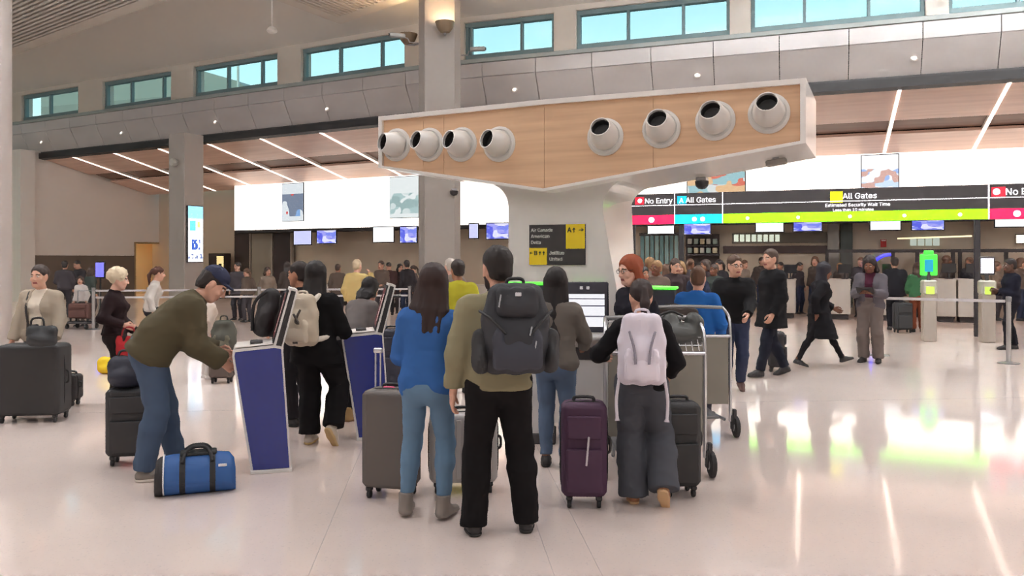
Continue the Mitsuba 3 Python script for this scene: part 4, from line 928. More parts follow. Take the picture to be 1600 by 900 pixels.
# ------------------------------------------------------------------ bags and luggage
def on_person(pk, at_='chest'):                      # a frame on a person's back: x right, y ahead, z up along the spine
    M, J, S = PEOPLE[pk]; m = np.eye(4); m[:3, :3] = J['B']; m[:3, 3] = J[at_]; return M @ T(m)
def soft_pack(w, d, h, top=0.75, bulge=0.03, res=0.014, seed=0):
    g = Grid((-w/2-0.05, -d/2-0.06, -h/2-0.05), (w/2+0.05, d/2+0.06, h/2+0.05), res)
    r = min(d, w)*0.36
    for x in (-1, 0, 1):
        g.cone((x*(w/2-r), 0, -h/2+r), (x*(w/2-r)*0.96, 0, 0.05), r, r, 0.03); g.cone((x*(w/2-r)*0.96, 0, 0.05), (x*(w/2-r)*top, 0.0, h/2-r), r, r*0.9, 0.03)
    g.ell((0, -d/2*0.4, -h*0.15), (w*0.42, d*0.55, h*0.33), 0.04)
    m = g.mesh(); return wrinkle(m, 0.006, (9, 9, 9), seed)
def backpack(pk, label, col, w, d, h, z, col2=None, strap_col=None, y=-0.15, hang=False, x=0.0, detail=None, off=0.0):
    k = thing('backpack', label, 'backpack', M=on_person(pk) @ T().translate([x, y-d/2-off, z]))
    c2, sc = col2 or col, strap_col or col
    obj('bag', soft_pack(w, d, h), mat(col, 0.75), k, smooth=True)
    pm = soft_pack(w*0.72, d*0.42, h*0.46, 0.9, res=0.012, seed=4); pm.apply_translation([0, -d*0.52, -h*0.20]); obj('front_pocket', pm, mat(c2, 0.7), k, smooth=True)
    obj('handle', tube(curve([[-0.05, d*0.1, h*0.44], [-0.04, d*0.1, h*0.52], [0.04, d*0.1, h*0.52], [0.05, d*0.1, h*0.44]], 14), 0.010), mat(sc, 0.7), k, smooth=True)
    for s in (-1, 1):
        o = -(y-d/2-off); zz = -z
        path = curve([[s*0.075, d*0.30, h*0.30], [s*0.085, o-0.06, zz+0.165], [s*0.10, o+0.06, zz+0.135], [s*0.115, o+0.155, zz+0.02], [s*0.135, o+0.13, zz-0.14], [s*0.165, o-0.03, zz-0.23], [s*w*0.36, d*0.30, -h*0.38]], 30)
        m = tube(path, 0.026, 8); obj('strap', m, mat(sc, 0.75), k, smooth=True)
        if hang: obj('loose_strap', tube(curve([[s*w*0.46, 0, -h*0.40], [s*w*0.52, -0.01, -h*0.7], [s*w*0.50, -0.02, -h*0.98]], 12), [0.012]*11+[0.022]), mat(sc, 0.75), k, smooth=True)
    zipm = tube(curve([[-w*0.42, -d*0.12, -h*0.1], [-w*0.40, -d*0.18, h*0.22], [0, -d*0.28, h*0.40], [w*0.40, -d*0.18, h*0.22], [w*0.42, -d*0.12, -h*0.1]], 24), 0.006, 6)
    obj('zip', zipm, mat(strap_col or (90, 90, 96), 0.5), k, smooth=True)
    return k
bp = backpack(man_olive, 'black and navy backpack with several pockets on the back of the man in khaki', (36, 37, 42), 0.40, 0.24, 0.54, 0.0, (42, 44, 54), (26, 26, 28), y=-0.16, x=0.075)
for s in (-1, 1):
    pm = soft_pack(0.10, 0.16, 0.24, 0.9, res=0.014, seed=6); pm.apply_translation([s*0.20, 0.0, -0.13]); obj('side_pocket', pm, mat((28, 28, 30), 0.7), bp, smooth=True)
    obj('compression_strap', tube(curve([[s*0.07, -0.165, -0.02], [s*0.15, -0.125, 0.06], [s*0.21, -0.03, 0.10]], 10), 0.009, 6), mat((22, 22, 24), 0.6), bp)
pm = soft_pack(0.24, 0.10, 0.18, 0.8, res=0.012, seed=8); pm.apply_translation([0, -0.09, 0.155]); obj('top_pocket', pm, mat((34, 35, 40), 0.7), bp, smooth=True)
obj('emblem', bx(0.035, 0.006, 0.022, (0.0, -0.142, 0.20), 0.002), mat((190, 190, 194), 0.4), bp)
for x, z0_, z1_ in ((0.075, 0.02, -0.03), (-0.10, 0.20, 0.13), (0.10, -0.06, -0.13)):
    obj('zip_pull', tube([[x, -0.165, z0_], [x-0.012, -0.170, z1_]], 0.005, 6), mat((150, 152, 156), 0.4), bp)
bp = backpack(woman_lilac, 'pale lilac backpack with two dark cords on the person in charcoal trousers', (206, 198, 208), 0.37, 0.20, 0.56, -0.04, (214, 206, 216), (206, 198, 206), hang=True, y=-0.14)
for s in (-1, 1): obj('cord', tube(curve([[s*0.095, -0.115, 0.14], [s*0.062, -0.150, 0.02], [s*0.050, -0.165, -0.10]], 10), 0.011, 6), mat((136, 130, 142), 0.6), bp, smooth=True)
bp = backpack(woman_black, 'beige backpack on the person in black beside the nearest blue kiosk', (190, 176, 156), 0.34, 0.20, 0.50, -0.06, (198, 184, 164), (214, 204, 190), y=-0.16, off=0.01)
obj('emblem', bx(0.05, 0.006, 0.02, (0.03, -0.172, -0.20), 0.002), mat((54, 48, 44), 0.6), bp)
obj('clip_strap', tube(curve([[0.05, -0.115, 0.10], [0.02, -0.15, 0.0], [0.06, -0.165, -0.02], [0.0, -0.15, 0.06]], 14), 0.011, 6), mat((70, 62, 56), 0.6), bp, smooth=True)

def wheel(r, w): return lathe([(0, -w/2), (r*0.8, -w/2), (r, -w*0.3), (r, w*0.3), (r*0.8, w/2), (0, w/2)], 16)
def suitcase(label, loc, rz, w, d, h, col, rough=0.5, handle=0.0, ribs=0, soft=True, extra=None, group=None, dark=(28, 28, 30), z=0.0):
    k = thing('suitcase', label, 'suitcase', (loc[0], loc[1], z), rz, group); wh = 0.075
    B = mat(col, rough)
    obj('shell', rbx(w, d, h-wh, (0, 0, wh+(h-wh)/2), min(0.06, d*0.24), 6), B, k, smooth=40)
    if ribs:
        for i in range(ribs):
            x = (i+0.5)/ribs*w*0.82-w*0.41
            obj('rib', bx(w*0.82/ribs*0.55, 0.012, h*0.74, (x, -d/2-0.002, wh+(h-wh)/2), 0.005), B, k)
    if soft:
        obj('front_pocket', rbx(w*0.78, 0.05, h*0.42, (0, -d/2-0.01, wh+h*0.27), 0.02, 5), B, k, smooth=40)
        obj('front_pocket', rbx(w*0.74, 0.04, h*0.22, (0, -d/2-0.006, wh+h*0.68), 0.016, 5), B, k, smooth=40)
    a = np.linspace(0, 2*PI, 41)[:-1]
    q = np.stack([np.sign(np.cos(a))*np.abs(np.cos(a))**0.35*(w/2+0.002), 0*a-d*0.12, np.sign(np.sin(a))*np.abs(np.sin(a))**0.35*((h-wh)/2+0.002)+wh+(h-wh)/2], 1)
    obj('zip', tube(q, 0.006, 5, True), mat(dark, 0.6), k)
    obj('grip', tube(curve([[-0.07, 0.02, h-0.005], [-0.06, 0.02, h+0.025], [0.06, 0.02, h+0.025], [0.07, 0.02, h-0.005]], 14), 0.012), mat(dark, 0.5), k, smooth=True)
    obj('side_grip', tube(curve([[w/2-0.005, 0, wh+h*0.40], [w/2+0.022, 0, wh+h*0.42], [w/2+0.022, 0, wh+h*0.54], [w/2-0.005, 0, wh+h*0.56]], 12), 0.010), mat(dark, 0.5), k, smooth=True)
    if handle:
        for s in (-1, 1): obj('handle_rod', tube([[s*0.09, d*0.32, h-0.08], [s*0.09, d*0.32, h+handle]], 0.008), CHROME, k, smooth=True)
        obj('handle_grip', rbx(0.23, 0.03, 0.035, (0, d*0.32, h+handle), 0.014, 5), mat(dark, 0.5), k, smooth=40)
    for sx in (-1, 1):
        for sy in (-1, 1):
            f = numbered(k+'__caster'); raw(f, mikit.ply(bx(0.045, 0.05, 0.035, (sx*(w/2-0.06), sy*(d/2-0.05), wh-0.005), 0.008), mat(dark, 0.5)), k)
            obj('wheel', mv(wheel(0.03, 0.028), (sx*(w/2-0.06), sy*(d/2-0.05), 0.03), ry=90), RUBBER, f, smooth=40)
    if extra: extra(k)
    return k
sc_big = suitcase('large black suitcase standing upright at the left edge of the picture', xy(54, 657), 6, 0.66, 0.36, 0.84, (33, 32, 33), 0.65, soft=False)
obj('zip_pull', tube([[-0.28, -0.19, 0.52], [-0.285, -0.20, 0.36]], 0.006, 6), mat((160, 160, 165), 0.4), sc_big)
k = thing('shoulder_bag', 'small black shoulder bag lying on the large black suitcase', 'bag', (*at(66, 405, 8.45)[:2], 0.845), 8)
obj('bag', mv(soft_pack(0.30, 0.16, 0.22, 0.9), (0, 0, 0.105)), mat((30, 32, 34), 0.6), k, smooth=True)
obj('handle', tube(curve([[-0.11, 0, 0.18], [-0.10, 0, 0.28], [0.0, 0, 0.29], [0.02, 0, 0.19]], 16), 0.011), mat((28, 26, 26), 0.6), k, smooth=True)
M_, J_, S_ = PEOPLE[woman_beige]
k = thing('bag_strap', 'black crossbody strap across the white top of the woman in the beige blazer', 'strap', M=M_)
obj('strap', tube(curve([J_['shR']+[-0.045, -0.05, 0.07], J_['shR']+[-0.055, 0.06, 0.055], J_['chest']+[0.085, 0.150, -0.02], J_['waist']+[0.07, 0.150, 0.0], J_['hipc']+[0.07, 0.165, -0.02]], 26), 0.013), mat((36, 32, 32), 0.6), k, smooth=True)
k = suitcase('small black carry-on standing behind the large black suitcase', xy(109, 633), -8, 0.26, 0.2, 0.38, (34, 32, 33), 0.6, soft=False)
sc_b = suitcase('black suitcase behind the legs of the man in the olive coat', at(205, 405, 6.9)[:2], 12, 0.38, 0.24, 0.66, (30, 30, 33), 0.55)
k = thing('travel_bag', 'round navy bag resting on the black suitcase behind the man in the olive coat', 'bag', (*at(198, 405, 6.9)[:2], 0.665), 10)
obj('bag', mv(soft_pack(0.30, 0.22, 0.26, 0.7), (0, 0, 0.125)), mat((30, 32, 46), 0.7), k, smooth=True)
obj('handle', tube(curve([[-0.07, 0, 0.22], [-0.05, 0, 0.30], [0.05, 0, 0.30], [0.07, 0, 0.22]], 14), 0.011), mat((26, 26, 32), 0.6), k, smooth=True)
sc_gr = suitcase('brown-grey suitcase with its pull handle raised, left of the woman in blue', at(612, 405, 5.95)[:2], -14, 0.40, 0.27, 0.80, (84, 78, 74), 0.5, handle=0.0, ribs=0, soft=False)
for x in (-0.155, -0.115): obj('handle_rod', tube([[x, 0.06, 0.72], [x, 0.06, 1.06]], 0.007), CHROME, sc_gr, smooth=True)
obj('handle_grip', rbx(0.075, 0.03, 0.04, (-0.135, 0.06, 1.07), 0.014, 5), CHROME, sc_gr, smooth=40)
obj('ribbon', bx(0.09, 0.025, 0.012, (-0.02, 0.0, 0.808), 0.004), mat((214, 96, 130), 0.6), sc_gr)
suitcase('silver-grey suitcase behind the legs of the woman in blue', at(724, 405, 6.1)[:2], 4, 0.52, 0.26, 0.60, (168, 163, 160), 0.4, soft=False, ribs=6)
sc_p = suitcase('purple soft suitcase with a silver zip right of the man in khaki', at(912, 405, 5.75)[:2], -3, 0.33, 0.27, 0.74, (62, 36, 60), 0.7)
obj('zip_pull', tube([[0.03, -0.172, 0.52], [0.012, -0.175, 0.32]], 0.008, 6), mat((190, 184, 190), 0.4), sc_p)
suitcase('tall black suitcase beside the charcoal trousers, in front of the near luggage cart', at(1060, 405, 6.0)[:2], 4, 0.30, 0.26, 0.70, (28, 28, 30), 0.6)
suitcase('dark navy suitcase beyond the second blue kiosk', at(612, 405, 10.6)[:2], 0, 0.42, 0.28, 0.84, (32, 34, 48), 0.6, handle=0.42)
suitcase('black suitcase pulled by the tall man in the long coat', at(1213, 405, 12.6)[:2], 70, 0.40, 0.25, 0.62, (30, 28, 32), 0.6, handle=0.3)
suitcase('dark suitcase beside the person in the dark coat at the gates', at(1410, 405, 19.2)[:2], 0, 0.42, 0.26, 0.72, (34, 36, 38), 0.6)
suitcase('brown suitcase standing in front of the child', at(347, 405, 11.4)[:2], 4, 0.34, 0.24, 0.44, (92, 80, 74), 0.6)
k = thing('backpack', 'dark patterned backpack stacked on the brown suitcase in front of the child', 'backpack', (*at(350, 405, 11.4)[:2], 0.445), 0)
obj('bag', mv(soft_pack(0.36, 0.22, 0.46, 0.75), (0, 0, 0.225)), mat((62, 62, 54), 0.8), k, smooth=True)
obj('front_pocket', mv(soft_pack(0.24, 0.1, 0.22, 0.9), (0, -0.11, 0.14)), mat((96, 92, 78), 0.8), k, smooth=True)
obj('handle', tube(curve([[-0.05, 0, 0.43], [-0.04, 0, 0.50], [0.04, 0, 0.50], [0.05, 0, 0.43]], 12), 0.01), mat((40, 40, 36), 0.7), k, smooth=True)
# red cloth bag with a yellow pouch held by the white-haired woman
M_, J_, S_ = PEOPLE[woman_white]; a_ = J_['wrR']
k = thing('tote_bag', 'plain red cloth bag hanging from the hand of the white-haired woman', 'bag', M=M_ @ T().translate([float(a_[0]), float(a_[1]+0.06), float(a_[2]-0.04)]))
obj('bag', mv(soft_pack(0.30, 0.10, 0.26, 0.95), (0, 0, -0.22), rz=90), mat((168, 34, 40), 0.8), k, smooth=True)
obj('handle', tube(curve([[0, -0.08, -0.10], [0, -0.05, 0.0], [0, 0.05, 0.0], [0, 0.08, -0.10]], 14), 0.011), mat((140, 30, 36), 0.8), k, smooth=True)
g = ground(175, 583)
k = thing('pouch', 'soft yellow bag on the floor beyond the white-haired woman', 'pouch', (g[0], g[1]+0.0, 0.0), 10)
k_y = k
obj('bag', mv(soft_pack(0.42, 0.24, 0.24, 0.8), (0, 0, 0.115)), mat((226, 190, 36), 0.8), k, smooth=True)
obj('drawstring', tube(curve([[-0.06, 0, 0.21], [0, -0.03, 0.26], [0.06, 0, 0.21]], 10), 0.008), mat((180, 150, 30), 0.8), k, smooth=True)

# blue duffel bag on the floor
dl = thing('duffel_bag', 'blue and black duffel bag on the floor beside the bending man', 'bag', (*ground(306, 768)[:2], 0.0), 20)
def oval(sx, sz, n=24, flat=0.0):
    a = np.linspace(0, 2*PI, n, endpoint=False); z = np.sin(a)*sz+sz*0.96; return np.stack([np.cos(a)*sx*np.where(np.sin(a) < 0, 1.03, 0.94), np.maximum(z, 0.0)], 1)
def loft(rings): 
    n = len(rings[0]); V = np.vstack(rings); Fc = []
    for i in range(len(rings)-1):
        for j in range(n):
            a, b, c, d = i*n+j, i*n+(j+1) % n, (i+1)*n+(j+1) % n, (i+1)*n+j; Fc += [[a, b, c], [a, c, d]]
    for i, o in ((0, 1), (len(rings)-1, 0)):
        V = np.vstack([V, rings[i].mean(0)]); c = len(V)-1
        for j in range(n): e = [i*n+j, i*n+(j+1) % n]; Fc.append([c]+(e[::-1] if o else e))
    m = trimesh.Trimesh(V, Fc, process=False); 
    if m.volume < 0: m.invert()
    return m
def dring(x, s): o = oval(0.15*s, 0.150*s); return np.stack([np.full(len(o), x), o[:, 0], o[:, 1]], 1)
obj('body', loft([dring(x, s) for x, s in ((-0.22, 0.97), (-0.15, 1.0), (0.0, 1.0), (0.15, 1.0), (0.24, 0.96), (0.275, 0.80), (0.285, 0.5))]), mat((38, 82, 140), 0.6), dl, smooth=40)
obj('end_panel', loft([dring(x, s) for x, s in ((-0.285, 0.55), (-0.275, 0.86), (-0.245, 0.955), (-0.219, 0.975))]), mat((28, 26, 28), 0.7), dl, smooth=40)
o = oval(0.15*0.985, 0.15*0.985); obj('piping', tube(np.stack([np.full(len(o), -0.22), o[:, 0], o[:, 1]+0.003], 1), 0.006, 6, True), mat((206, 206, 208), 0.6), dl)
for x in (-0.09, 0.12):
    o = oval(0.154, 0.153); r1, r2 = np.stack([np.full(len(o), x-0.02), o[:, 0], o[:, 1]], 1), np.stack([np.full(len(o), x+0.02), o[:, 0], o[:, 1]], 1)
    obj('webbing', loft([r1, r2]), mat((24, 24, 26), 0.7), dl, smooth=40)
for y in (-0.06, 0.05): obj('handle', tube(curve([[-0.09, y*2.0, 0.25], [-0.07, y, 0.31], [-0.02, y*0.6, 0.345], [0.06, y*0.6, 0.345], [0.10, y, 0.31], [0.12, y*2.0, 0.25]], 26), 0.014), mat((24, 24, 26), 0.7), dl, smooth=True)
obj('top_flap', rbx(0.26, 0.12, 0.03, (0.02, 0.0, 0.297), 0.012, 5), mat((26, 30, 30), 0.7), dl, smooth=40)
obj('label_tag', bx(0.06, 0.004, 0.02, (0.19, -0.125, 0.215), 0.001), mat((220, 220, 224), 0.5), dl)

# ------------------------------------------------------------------ kiosks, carts
BLUE_PANEL, EDGE = mat((24, 37, 112), 0.35, coat=0.3), mat((206, 202, 198), 0.4)
def blue_kiosk(label, loc, rz):
    k = thing('check_in_kiosk', label, 'kiosk', (loc[0], loc[1], 0), rz)
    prof = [(-0.155, 0.02), (0.152, 0.02), (0.085, 1.03), (0.205, 1.50), (0.150, 1.515), (0.02, 1.045), (-0.295, 1.02), (-0.30, 0.97)]
    P_ = Polygon(prof); P_ = P_.buffer(0.012).buffer(-0.006); inner = Polygon([(-0.143, 0.034), (0.142, 0.034), (0.076, 1.018), (0.02, 1.028), (-0.282, 1.003), (-0.288, 0.97)])
    D = 0.44
    obj('body', mv(xz(prism(P_, D)), (0, -D/2, 0)), EDGE, k)
    for y in (-D/2-0.006, D/2-0.004): obj('side_panel', mv(xz(prism(inner, 0.01)), (0, y, 0)), BLUE_PANEL, k)
    back = Polygon([(0.095, 1.06), (0.115, 1.04), (0.188, 1.48), (0.16, 1.488)])
    for y in (-D/2-0.004, D/2-0.002): obj('screen_cheek', mv(xz(prism(Polygon([(0.036, 1.05), (0.08, 1.04), (0.193, 1.49), (0.156, 1.50)]), 0.006)), (0, y, 0)), BLACK, k)
    n = np.array([-0.965, 0, 0.262]); n /= np.linalg.norm(n)
    c0, c1 = np.array([0.018, 0, 1.06]), np.array([0.140, 0, 1.50]); u = (c1-c0)
    def slab(y0, y1, a, b, t0, t1): return hull([c0+u*s+np.array([0, y, 0])+n*t for s in (a, b) for y in (y0, y1) for t in (t0, t1)])
    obj('display_frame', slab(-D/2+0.01, D/2-0.01, 0.0, 1.0, -0.01, 0.012), BLACK, k)
    obj('display', slab(-D/2+0.05, D/2-0.05, 0.10, 0.92, 0.012, 0.014), mat((60, 30, 34), 0.2), k, emitter=lamp((120, 60, 60), 0.35, 0.05))
    obj('notice', slab(-D/2+0.07, -D/2+0.14, 0.2, 0.8, 0.0145, 0.0165), mat((224, 200, 200), 0.5), k)
    obj('shelf', hull([[x, y, z+t] for x, z in ((-0.285, 1.035), (0.015, 1.058)) for y in (-D/2+0.01, D/2-0.01) for t in (0, 0.008)]), mat((224, 218, 212), 0.4), k)
    obj('card_reader', bx(0.10, 0.14, 0.03, (-0.12, -0.05, 1.065), 0.008), CHARCOAL, k)
    obj('foot', bx(0.33, D+0.03, 0.03, (0, 0, 0.015), 0.004), EDGE, k)
    return k
blue_kiosk('blue check-in kiosk with white edges standing nearest, at the left', at(424, 405, 6.80)[:2], 17)
blue_kiosk('blue check-in kiosk with white edges beside the brown-grey suitcase', at(583, 405, 8.0)[:2], 12)
g = at(419, 455, 7.05)
k = thing('backpack', 'black backpack hung against the screen of the nearest blue kiosk', 'backpack', (g[0]-0.05, 7.02, 1.10), 14, tilt=([0, 1, 0], 14))
obj('bag', mv(soft_pack(0.18, 0.26, 0.42, 0.75), (0, 0, 0.20)), mat((30, 27, 29), 0.75), k, smooth=True)
obj('strap', tube(curve([[-0.05, -0.06, 0.38], [-0.12, -0.07, 0.25], [-0.08, -0.06, 0.02]], 14), 0.014), mat((24, 22, 24), 0.7), k, smooth=True)

def stem_kiosk(label, px, Y, rz, top, green, scr):
    k = thing('check_in_kiosk', label, 'kiosk', (*at(px, 405, Y)[:2], 0), rz)
    obj('pedestal', bx(0.40, 0.34, 1.02, (0, 0.05, 0.51), 0.02), mat((200, 198, 196), 0.35), k)
    obj('plinth', bx(0.44, 0.40, 0.10, (0, 0.05, 0.05), 0.01), CHARCOAL, k)
    obj('shelf', bx(0.46, 0.30, 0.04, (0, -0.12, 1.02), 0.012), mat((184, 182, 180), 0.35), k)
    obj('printer', bx(0.22, 0.012, 0.12, (0, -0.126, 0.86), 0.004), CHARCOAL, k)
    obj('bezel', mv(bx(0.46, 0.06, top-1.06, (0, 0, (top-1.06)/2), 0.012), (0, 0.02, 1.05), rx=-8), mat((44, 44, 56), 0.3), k)
    d = mv(trimesh.Trimesh([[-0.19, -0.032, 0.05], [0.19, -0.032, 0.05], [0.19, -0.032, top-1.18], [-0.19, -0.032, top-1.18]], [[0, 1, 2], [0, 2, 3]], process=False), (0, 0.02, 1.05), rx=-8)
    obj('display', d, DARKGLASS, k, uv=np.array([[0, 0], [1, 0], [1, 1], [0, 1.0]]), emitter={'type': 'area', 'radiance': mikit.proc(scr), 'sampling_weight': 0.15})
    if green: obj('light_bar', mv(bx(0.50, 0.09, 0.03, (0, 0, top-1.06), 0.008), (0, 0.02, 1.065), rx=-8), mat((90, 220, 70), 0.4), k, emitter=lamp((70, 235, 50), 1.6, 0.2))
    else:
        for x in (-0.035, 0.03): obj('icon', mv(bx(0.03, 0.006, 0.03, (x, -0.034, top-1.12), 0.001), (0, 0.02, 1.05), rx=-8), mat((226, 226, 230), 0.5), k)
    return k
def scr_list(p, n, uv):
    r = mi.Float(dr.select(((uv.y > 0.30) & (uv.y < 0.34)) | ((uv.y > 0.62) & (uv.y < 0.66)) | ((uv.y > 0.84) & (uv.y < 0.87)), 1.0, 0.0))
    return mikit.mix((0.78, 0.78, 0.82), (0.10, 0.10, 0.14), r)
def scr_blue(p, n, uv):
    return mikit.mix((0.10, 0.12, 0.55), (0.55, 0.6, 0.95), mi.Float(dr.select((uv.y > 0.70) & (uv.y < 0.84) & (uv.x > 0.1) & (uv.x < 0.6), 1.0, 0.0)))
stem_kiosk('check-in kiosk with a green light bar and blue screen behind the man in khaki', 833, 7.75, -4, 1.52, True, scr_blue)
stem_kiosk('check-in kiosk with a white list on its screen right of the grey sweater', 914, 7.75, -4, 1.55, False, scr_list)
stem_kiosk('check-in kiosk with a green light bar behind the red-haired woman', 1030, 9.6, 150, 1.42, True, scr_blue)

def cart(label, loc, rz, basket=True):
    k = thing('luggage_cart', label, 'luggage cart', (loc[0], loc[1], 0), rz)
    for s in (-1, 1):
        obj('post', tube(curve([[s*0.40, 0, 0.16], [s*0.40, 0, 0.6], [s*0.40, 0.0, 1.0]], 8), 0.016), CHROME, k, smooth=True)
        f = numbered(k+'__wheel_fork'); raw(f, mikit.ply(cat(bx(0.03, 0.06, 0.16, (s*0.44, 0.0, 0.20)), bx(0.02, 0.05, 0.14, (s*0.415, 0, 0.15))), CHARCOAL), k)
        obj('wheel', mv(wheel(0.105, 0.05), (s*0.455, 0.0, 0.105), ry=90), RUBBER, f, smooth=40)
        obj('hub', mv(wheel(0.05, 0.056), (s*0.455, 0.0, 0.105), ry=90), mat((140, 140, 142), 0.4), f, smooth=40)
        obj('side_rail', tube([[s*0.34, 0.0, 0.18], [s*0.25, 0.66, 0.18]], 0.016), CHROME, k, smooth=True)
        obj('basket_rail', tube(curve([[s*0.40, 0, 1.0], [s*0.40, 0.05, 1.18], [s*0.38, 0.22, 1.27]], 10), 0.014), CHROME, k, smooth=True)
    obj('top_rail', tube([[-0.40, 0, 1.0], [0.40, 0, 1.0]], 0.017), CHROME, k, smooth=True)
    obj('handle', tube(curve([[-0.38, 0.22, 1.27], [0, 0.24, 1.28], [0.38, 0.22, 1.27]], 10), 0.018), mat((150, 150, 150), 0.4, 0.6), k, smooth=True)
    obj('panel', bx(0.76, 0.012, 0.66, (0, 0.0, 0.66), 0.003), mat((128, 124, 114), 0.5), k)
    obj('deck', bx(0.60, 0.64, 0.03, (0, 0.35, 0.19), 0.008), mat((120, 120, 122), 0.4, 0.5), k)
    if basket: obj('wire_basket', cat([tube([[x, 0.01, 1.0], [x, 0.23, 1.26]], 0.004, 5) for x in np.linspace(-0.36, 0.36, 15)]+[tube([[-0.39, 0.05*i, 1.0+0.06*i], [0.39, 0.05*i, 1.0+0.06*i]], 0.004, 5) for i in range(1, 5)]), CHROME, k)
    f = numbered(k+'__wheel_fork'); raw(f, mikit.ply(bx(0.06, 0.06, 0.08, (0, 0.64, 0.14)), CHARCOAL), k)
    obj('wheel', mv(wheel(0.09, 0.05), (0, 0.64, 0.09), ry=90), RUBBER, f, smooth=40)
    return k
cart('luggage cart with a grey panel nearest, behind the lilac backpack', at(1024, 405, 6.45)[:2], 0)
cart('luggage cart with a grey panel behind the near one', at(1078, 405, 7.9)[:2], 0, False)
k = thing('holdall', 'dark see-through mesh bag lying in the basket of the near luggage cart', 'bag', (*at(1050, 405, 6.58)[:2], 1.13), 0)
obj('bag', mv(soft_pack(0.56, 0.20, 0.30, 0.9), (0, 0.06, 0.05)), mat((62, 64, 62), 0.35), k, smooth=True)
obj('handle', tube(curve([[-0.1, 0.05, 0.16], [0, 0.04, 0.2], [0.1, 0.05, 0.16]], 10), 0.01), mat((40, 40, 40), 0.6), k, smooth=True)
k = thing('suitcase', 'dark brown suitcase stacked high on the luggage cart behind the near one', 'suitcase', (*at(1046, 405, 8.35)[:2], 0.205), 0)
obj('shell', rbx(0.54, 0.40, 1.05, (0, 0, 0.53), 0.05, 6), mat((62, 50, 46), 0.6), k, smooth=40)
obj('grip', tube(curve([[-0.08, -0.1, 1.05], [-0.06, -0.1, 1.085], [0.06, -0.1, 1.085], [0.08, -0.1, 1.05]], 12), 0.012), BLACK, k, smooth=True)
a_ = [[-0.272, 0, 0.05], [-0.272, 0, 1.0], [-0.22, 0, 1.058], [0.22, 0, 1.058], [0.272, 0, 1.0], [0.272, 0, 0.05]]
obj('zip', tube(a_, 0.006, 5), mat((30, 26, 26), 0.6), k)
k = thing('tablet', 'tablet held in both hands by the uniformed agent', 'tablet', M=PEOPLE[agent][0] @ T().translate([0.0, 0.43, 1.19]).rotate([1, 0, 0], 35))
obj('case', bx(0.26, 0.18, 0.012, (0, 0, 0), 0.004), BLACK, k)
obj('glass', bx(0.23, 0.155, 0.003, (0, 0, 0.0075), 0.001), mat((90, 96, 110), 0.15), k)
over_a = PEOPLE[agent]

# ------------------------------------------------------------------ posters, hanging screens, the long sign over the gates
def on(side, b): return lambda px, py: (s_of(side, px, b), z_of(side, px, py, b))
def rect_on(side, b, px0, py0, px1, py1):
    f = on(side, b); s0, s1 = s_of(side, px0, b), s_of(side, px1, b); m = (px0+px1)/2
    return s0, s1, z_of(side, m, py1, b), z_of(side, m, py0, b)
def pal(cols, sx=6.0, sy=8.0, seed=0.0, bg=(0.95, 0.95, 0.97), lo=0.0, hi=1.0):
    def fn(p, n, uv):
        c = mi.Color3f(bg); a = mikit.fbm(uv.x*sx, uv.y*sy, seed, 2)
        for i, col in enumerate(cols):
            t = mi.Float(dr.select((mikit.noise(uv.x*sx+i*7.3, uv.y*sy+i*3.1, seed+i) > 0.60) & (uv.y > lo) & (uv.y < hi), 1.0, 0.0)); c = mikit.mix(c, col, t)
        return c
    return fn
def flat_on(name, label, cat_, side, b, r, fn, power, group=None, frame=0.02, weight=0.1):
    s0, s1, z0, z1 = rect_on(side, b, *r)
    if name == 'poster': z1 = min(z1, 4.92)
    return screen(name, FR[side] @ T().translate([(s0+s1)/2, b, (z0+z1)/2]), s1-s0, z1-z0, fn, power, label, cat_, weight, frame, 0.03, group)
PB = ADB-0.045
flat_on('poster', 'poster with a red figure and blue shapes on the left advertising wall', 'poster', 'L', PB, (441, 284, 474, 345), pal([(0.25, 0.45, 0.8), (0.75, 0.12, 0.12), (0.2, 0.25, 0.35)], 3, 4, 1.0, (0.80, 0.86, 0.90), 0.12, 0.72), 0.8)
flat_on('poster', 'poster with grey-green shapes beside the grey column on the left advertising wall', 'poster', 'L', PB, (609, 270, 654, 340), pal([(0.45, 0.62, 0.62), (0.35, 0.5, 0.5), (0.7, 0.8, 0.8)], 4, 6, 2.0, (0.86, 0.92, 0.92), 0.1, 0.6), 0.8)
flat_on('poster', 'poster of people in pale blue above the long gate sign', 'poster', 'R', PB, (1346, 230, 1404, 296), pal([(0.35, 0.5, 0.85), (0.6, 0.75, 0.95), (0.65, 0.4, 0.35)], 6, 6, 3.0, (0.93, 0.95, 1.0), 0.0, 0.6), 0.95)
flat_on('poster', 'poster with red and teal shapes behind the right wing of the canopy', 'poster', 'R', PB, (1074, 262, 1164, 304), pal([(0.75, 0.18, 0.12), (0.35, 0.6, 0.65), (0.85, 0.55, 0.3)], 6, 4, 4.0, (0.75, 0.80, 0.80)), 0.8)
k = thing('wall_disc', 'pale round disc on the left advertising wall', 'wall panel', M=FR['L']); s0, s1, z0, z1 = rect_on('L', PB, 545, 268, 606, 300)
q = np.stack([(s0+s1)/2+(s1-s0)/2*np.cos(np.linspace(PI, 2*PI, 20)), 0*np.linspace(0, 1, 20), z1-0.0+(z1-z0)*np.sin(np.linspace(PI, 2*PI, 20))], 1)
obj('disc', mv(xz(prism(Polygon(q[:, [0, 2]]), 0.03)), (0, PB-0.01, 0)), mat((236, 214, 190), 0.5), k, emitter=lamp((252, 238, 220), 1.25, 0.2))
SCRB = ADB-0.25
blue_fn = pal([(0.10, 0.12, 0.75), (0.75, 0.75, 0.98), (0.2, 0.25, 0.85)], 4, 4, 5.0, (0.35, 0.36, 0.90))
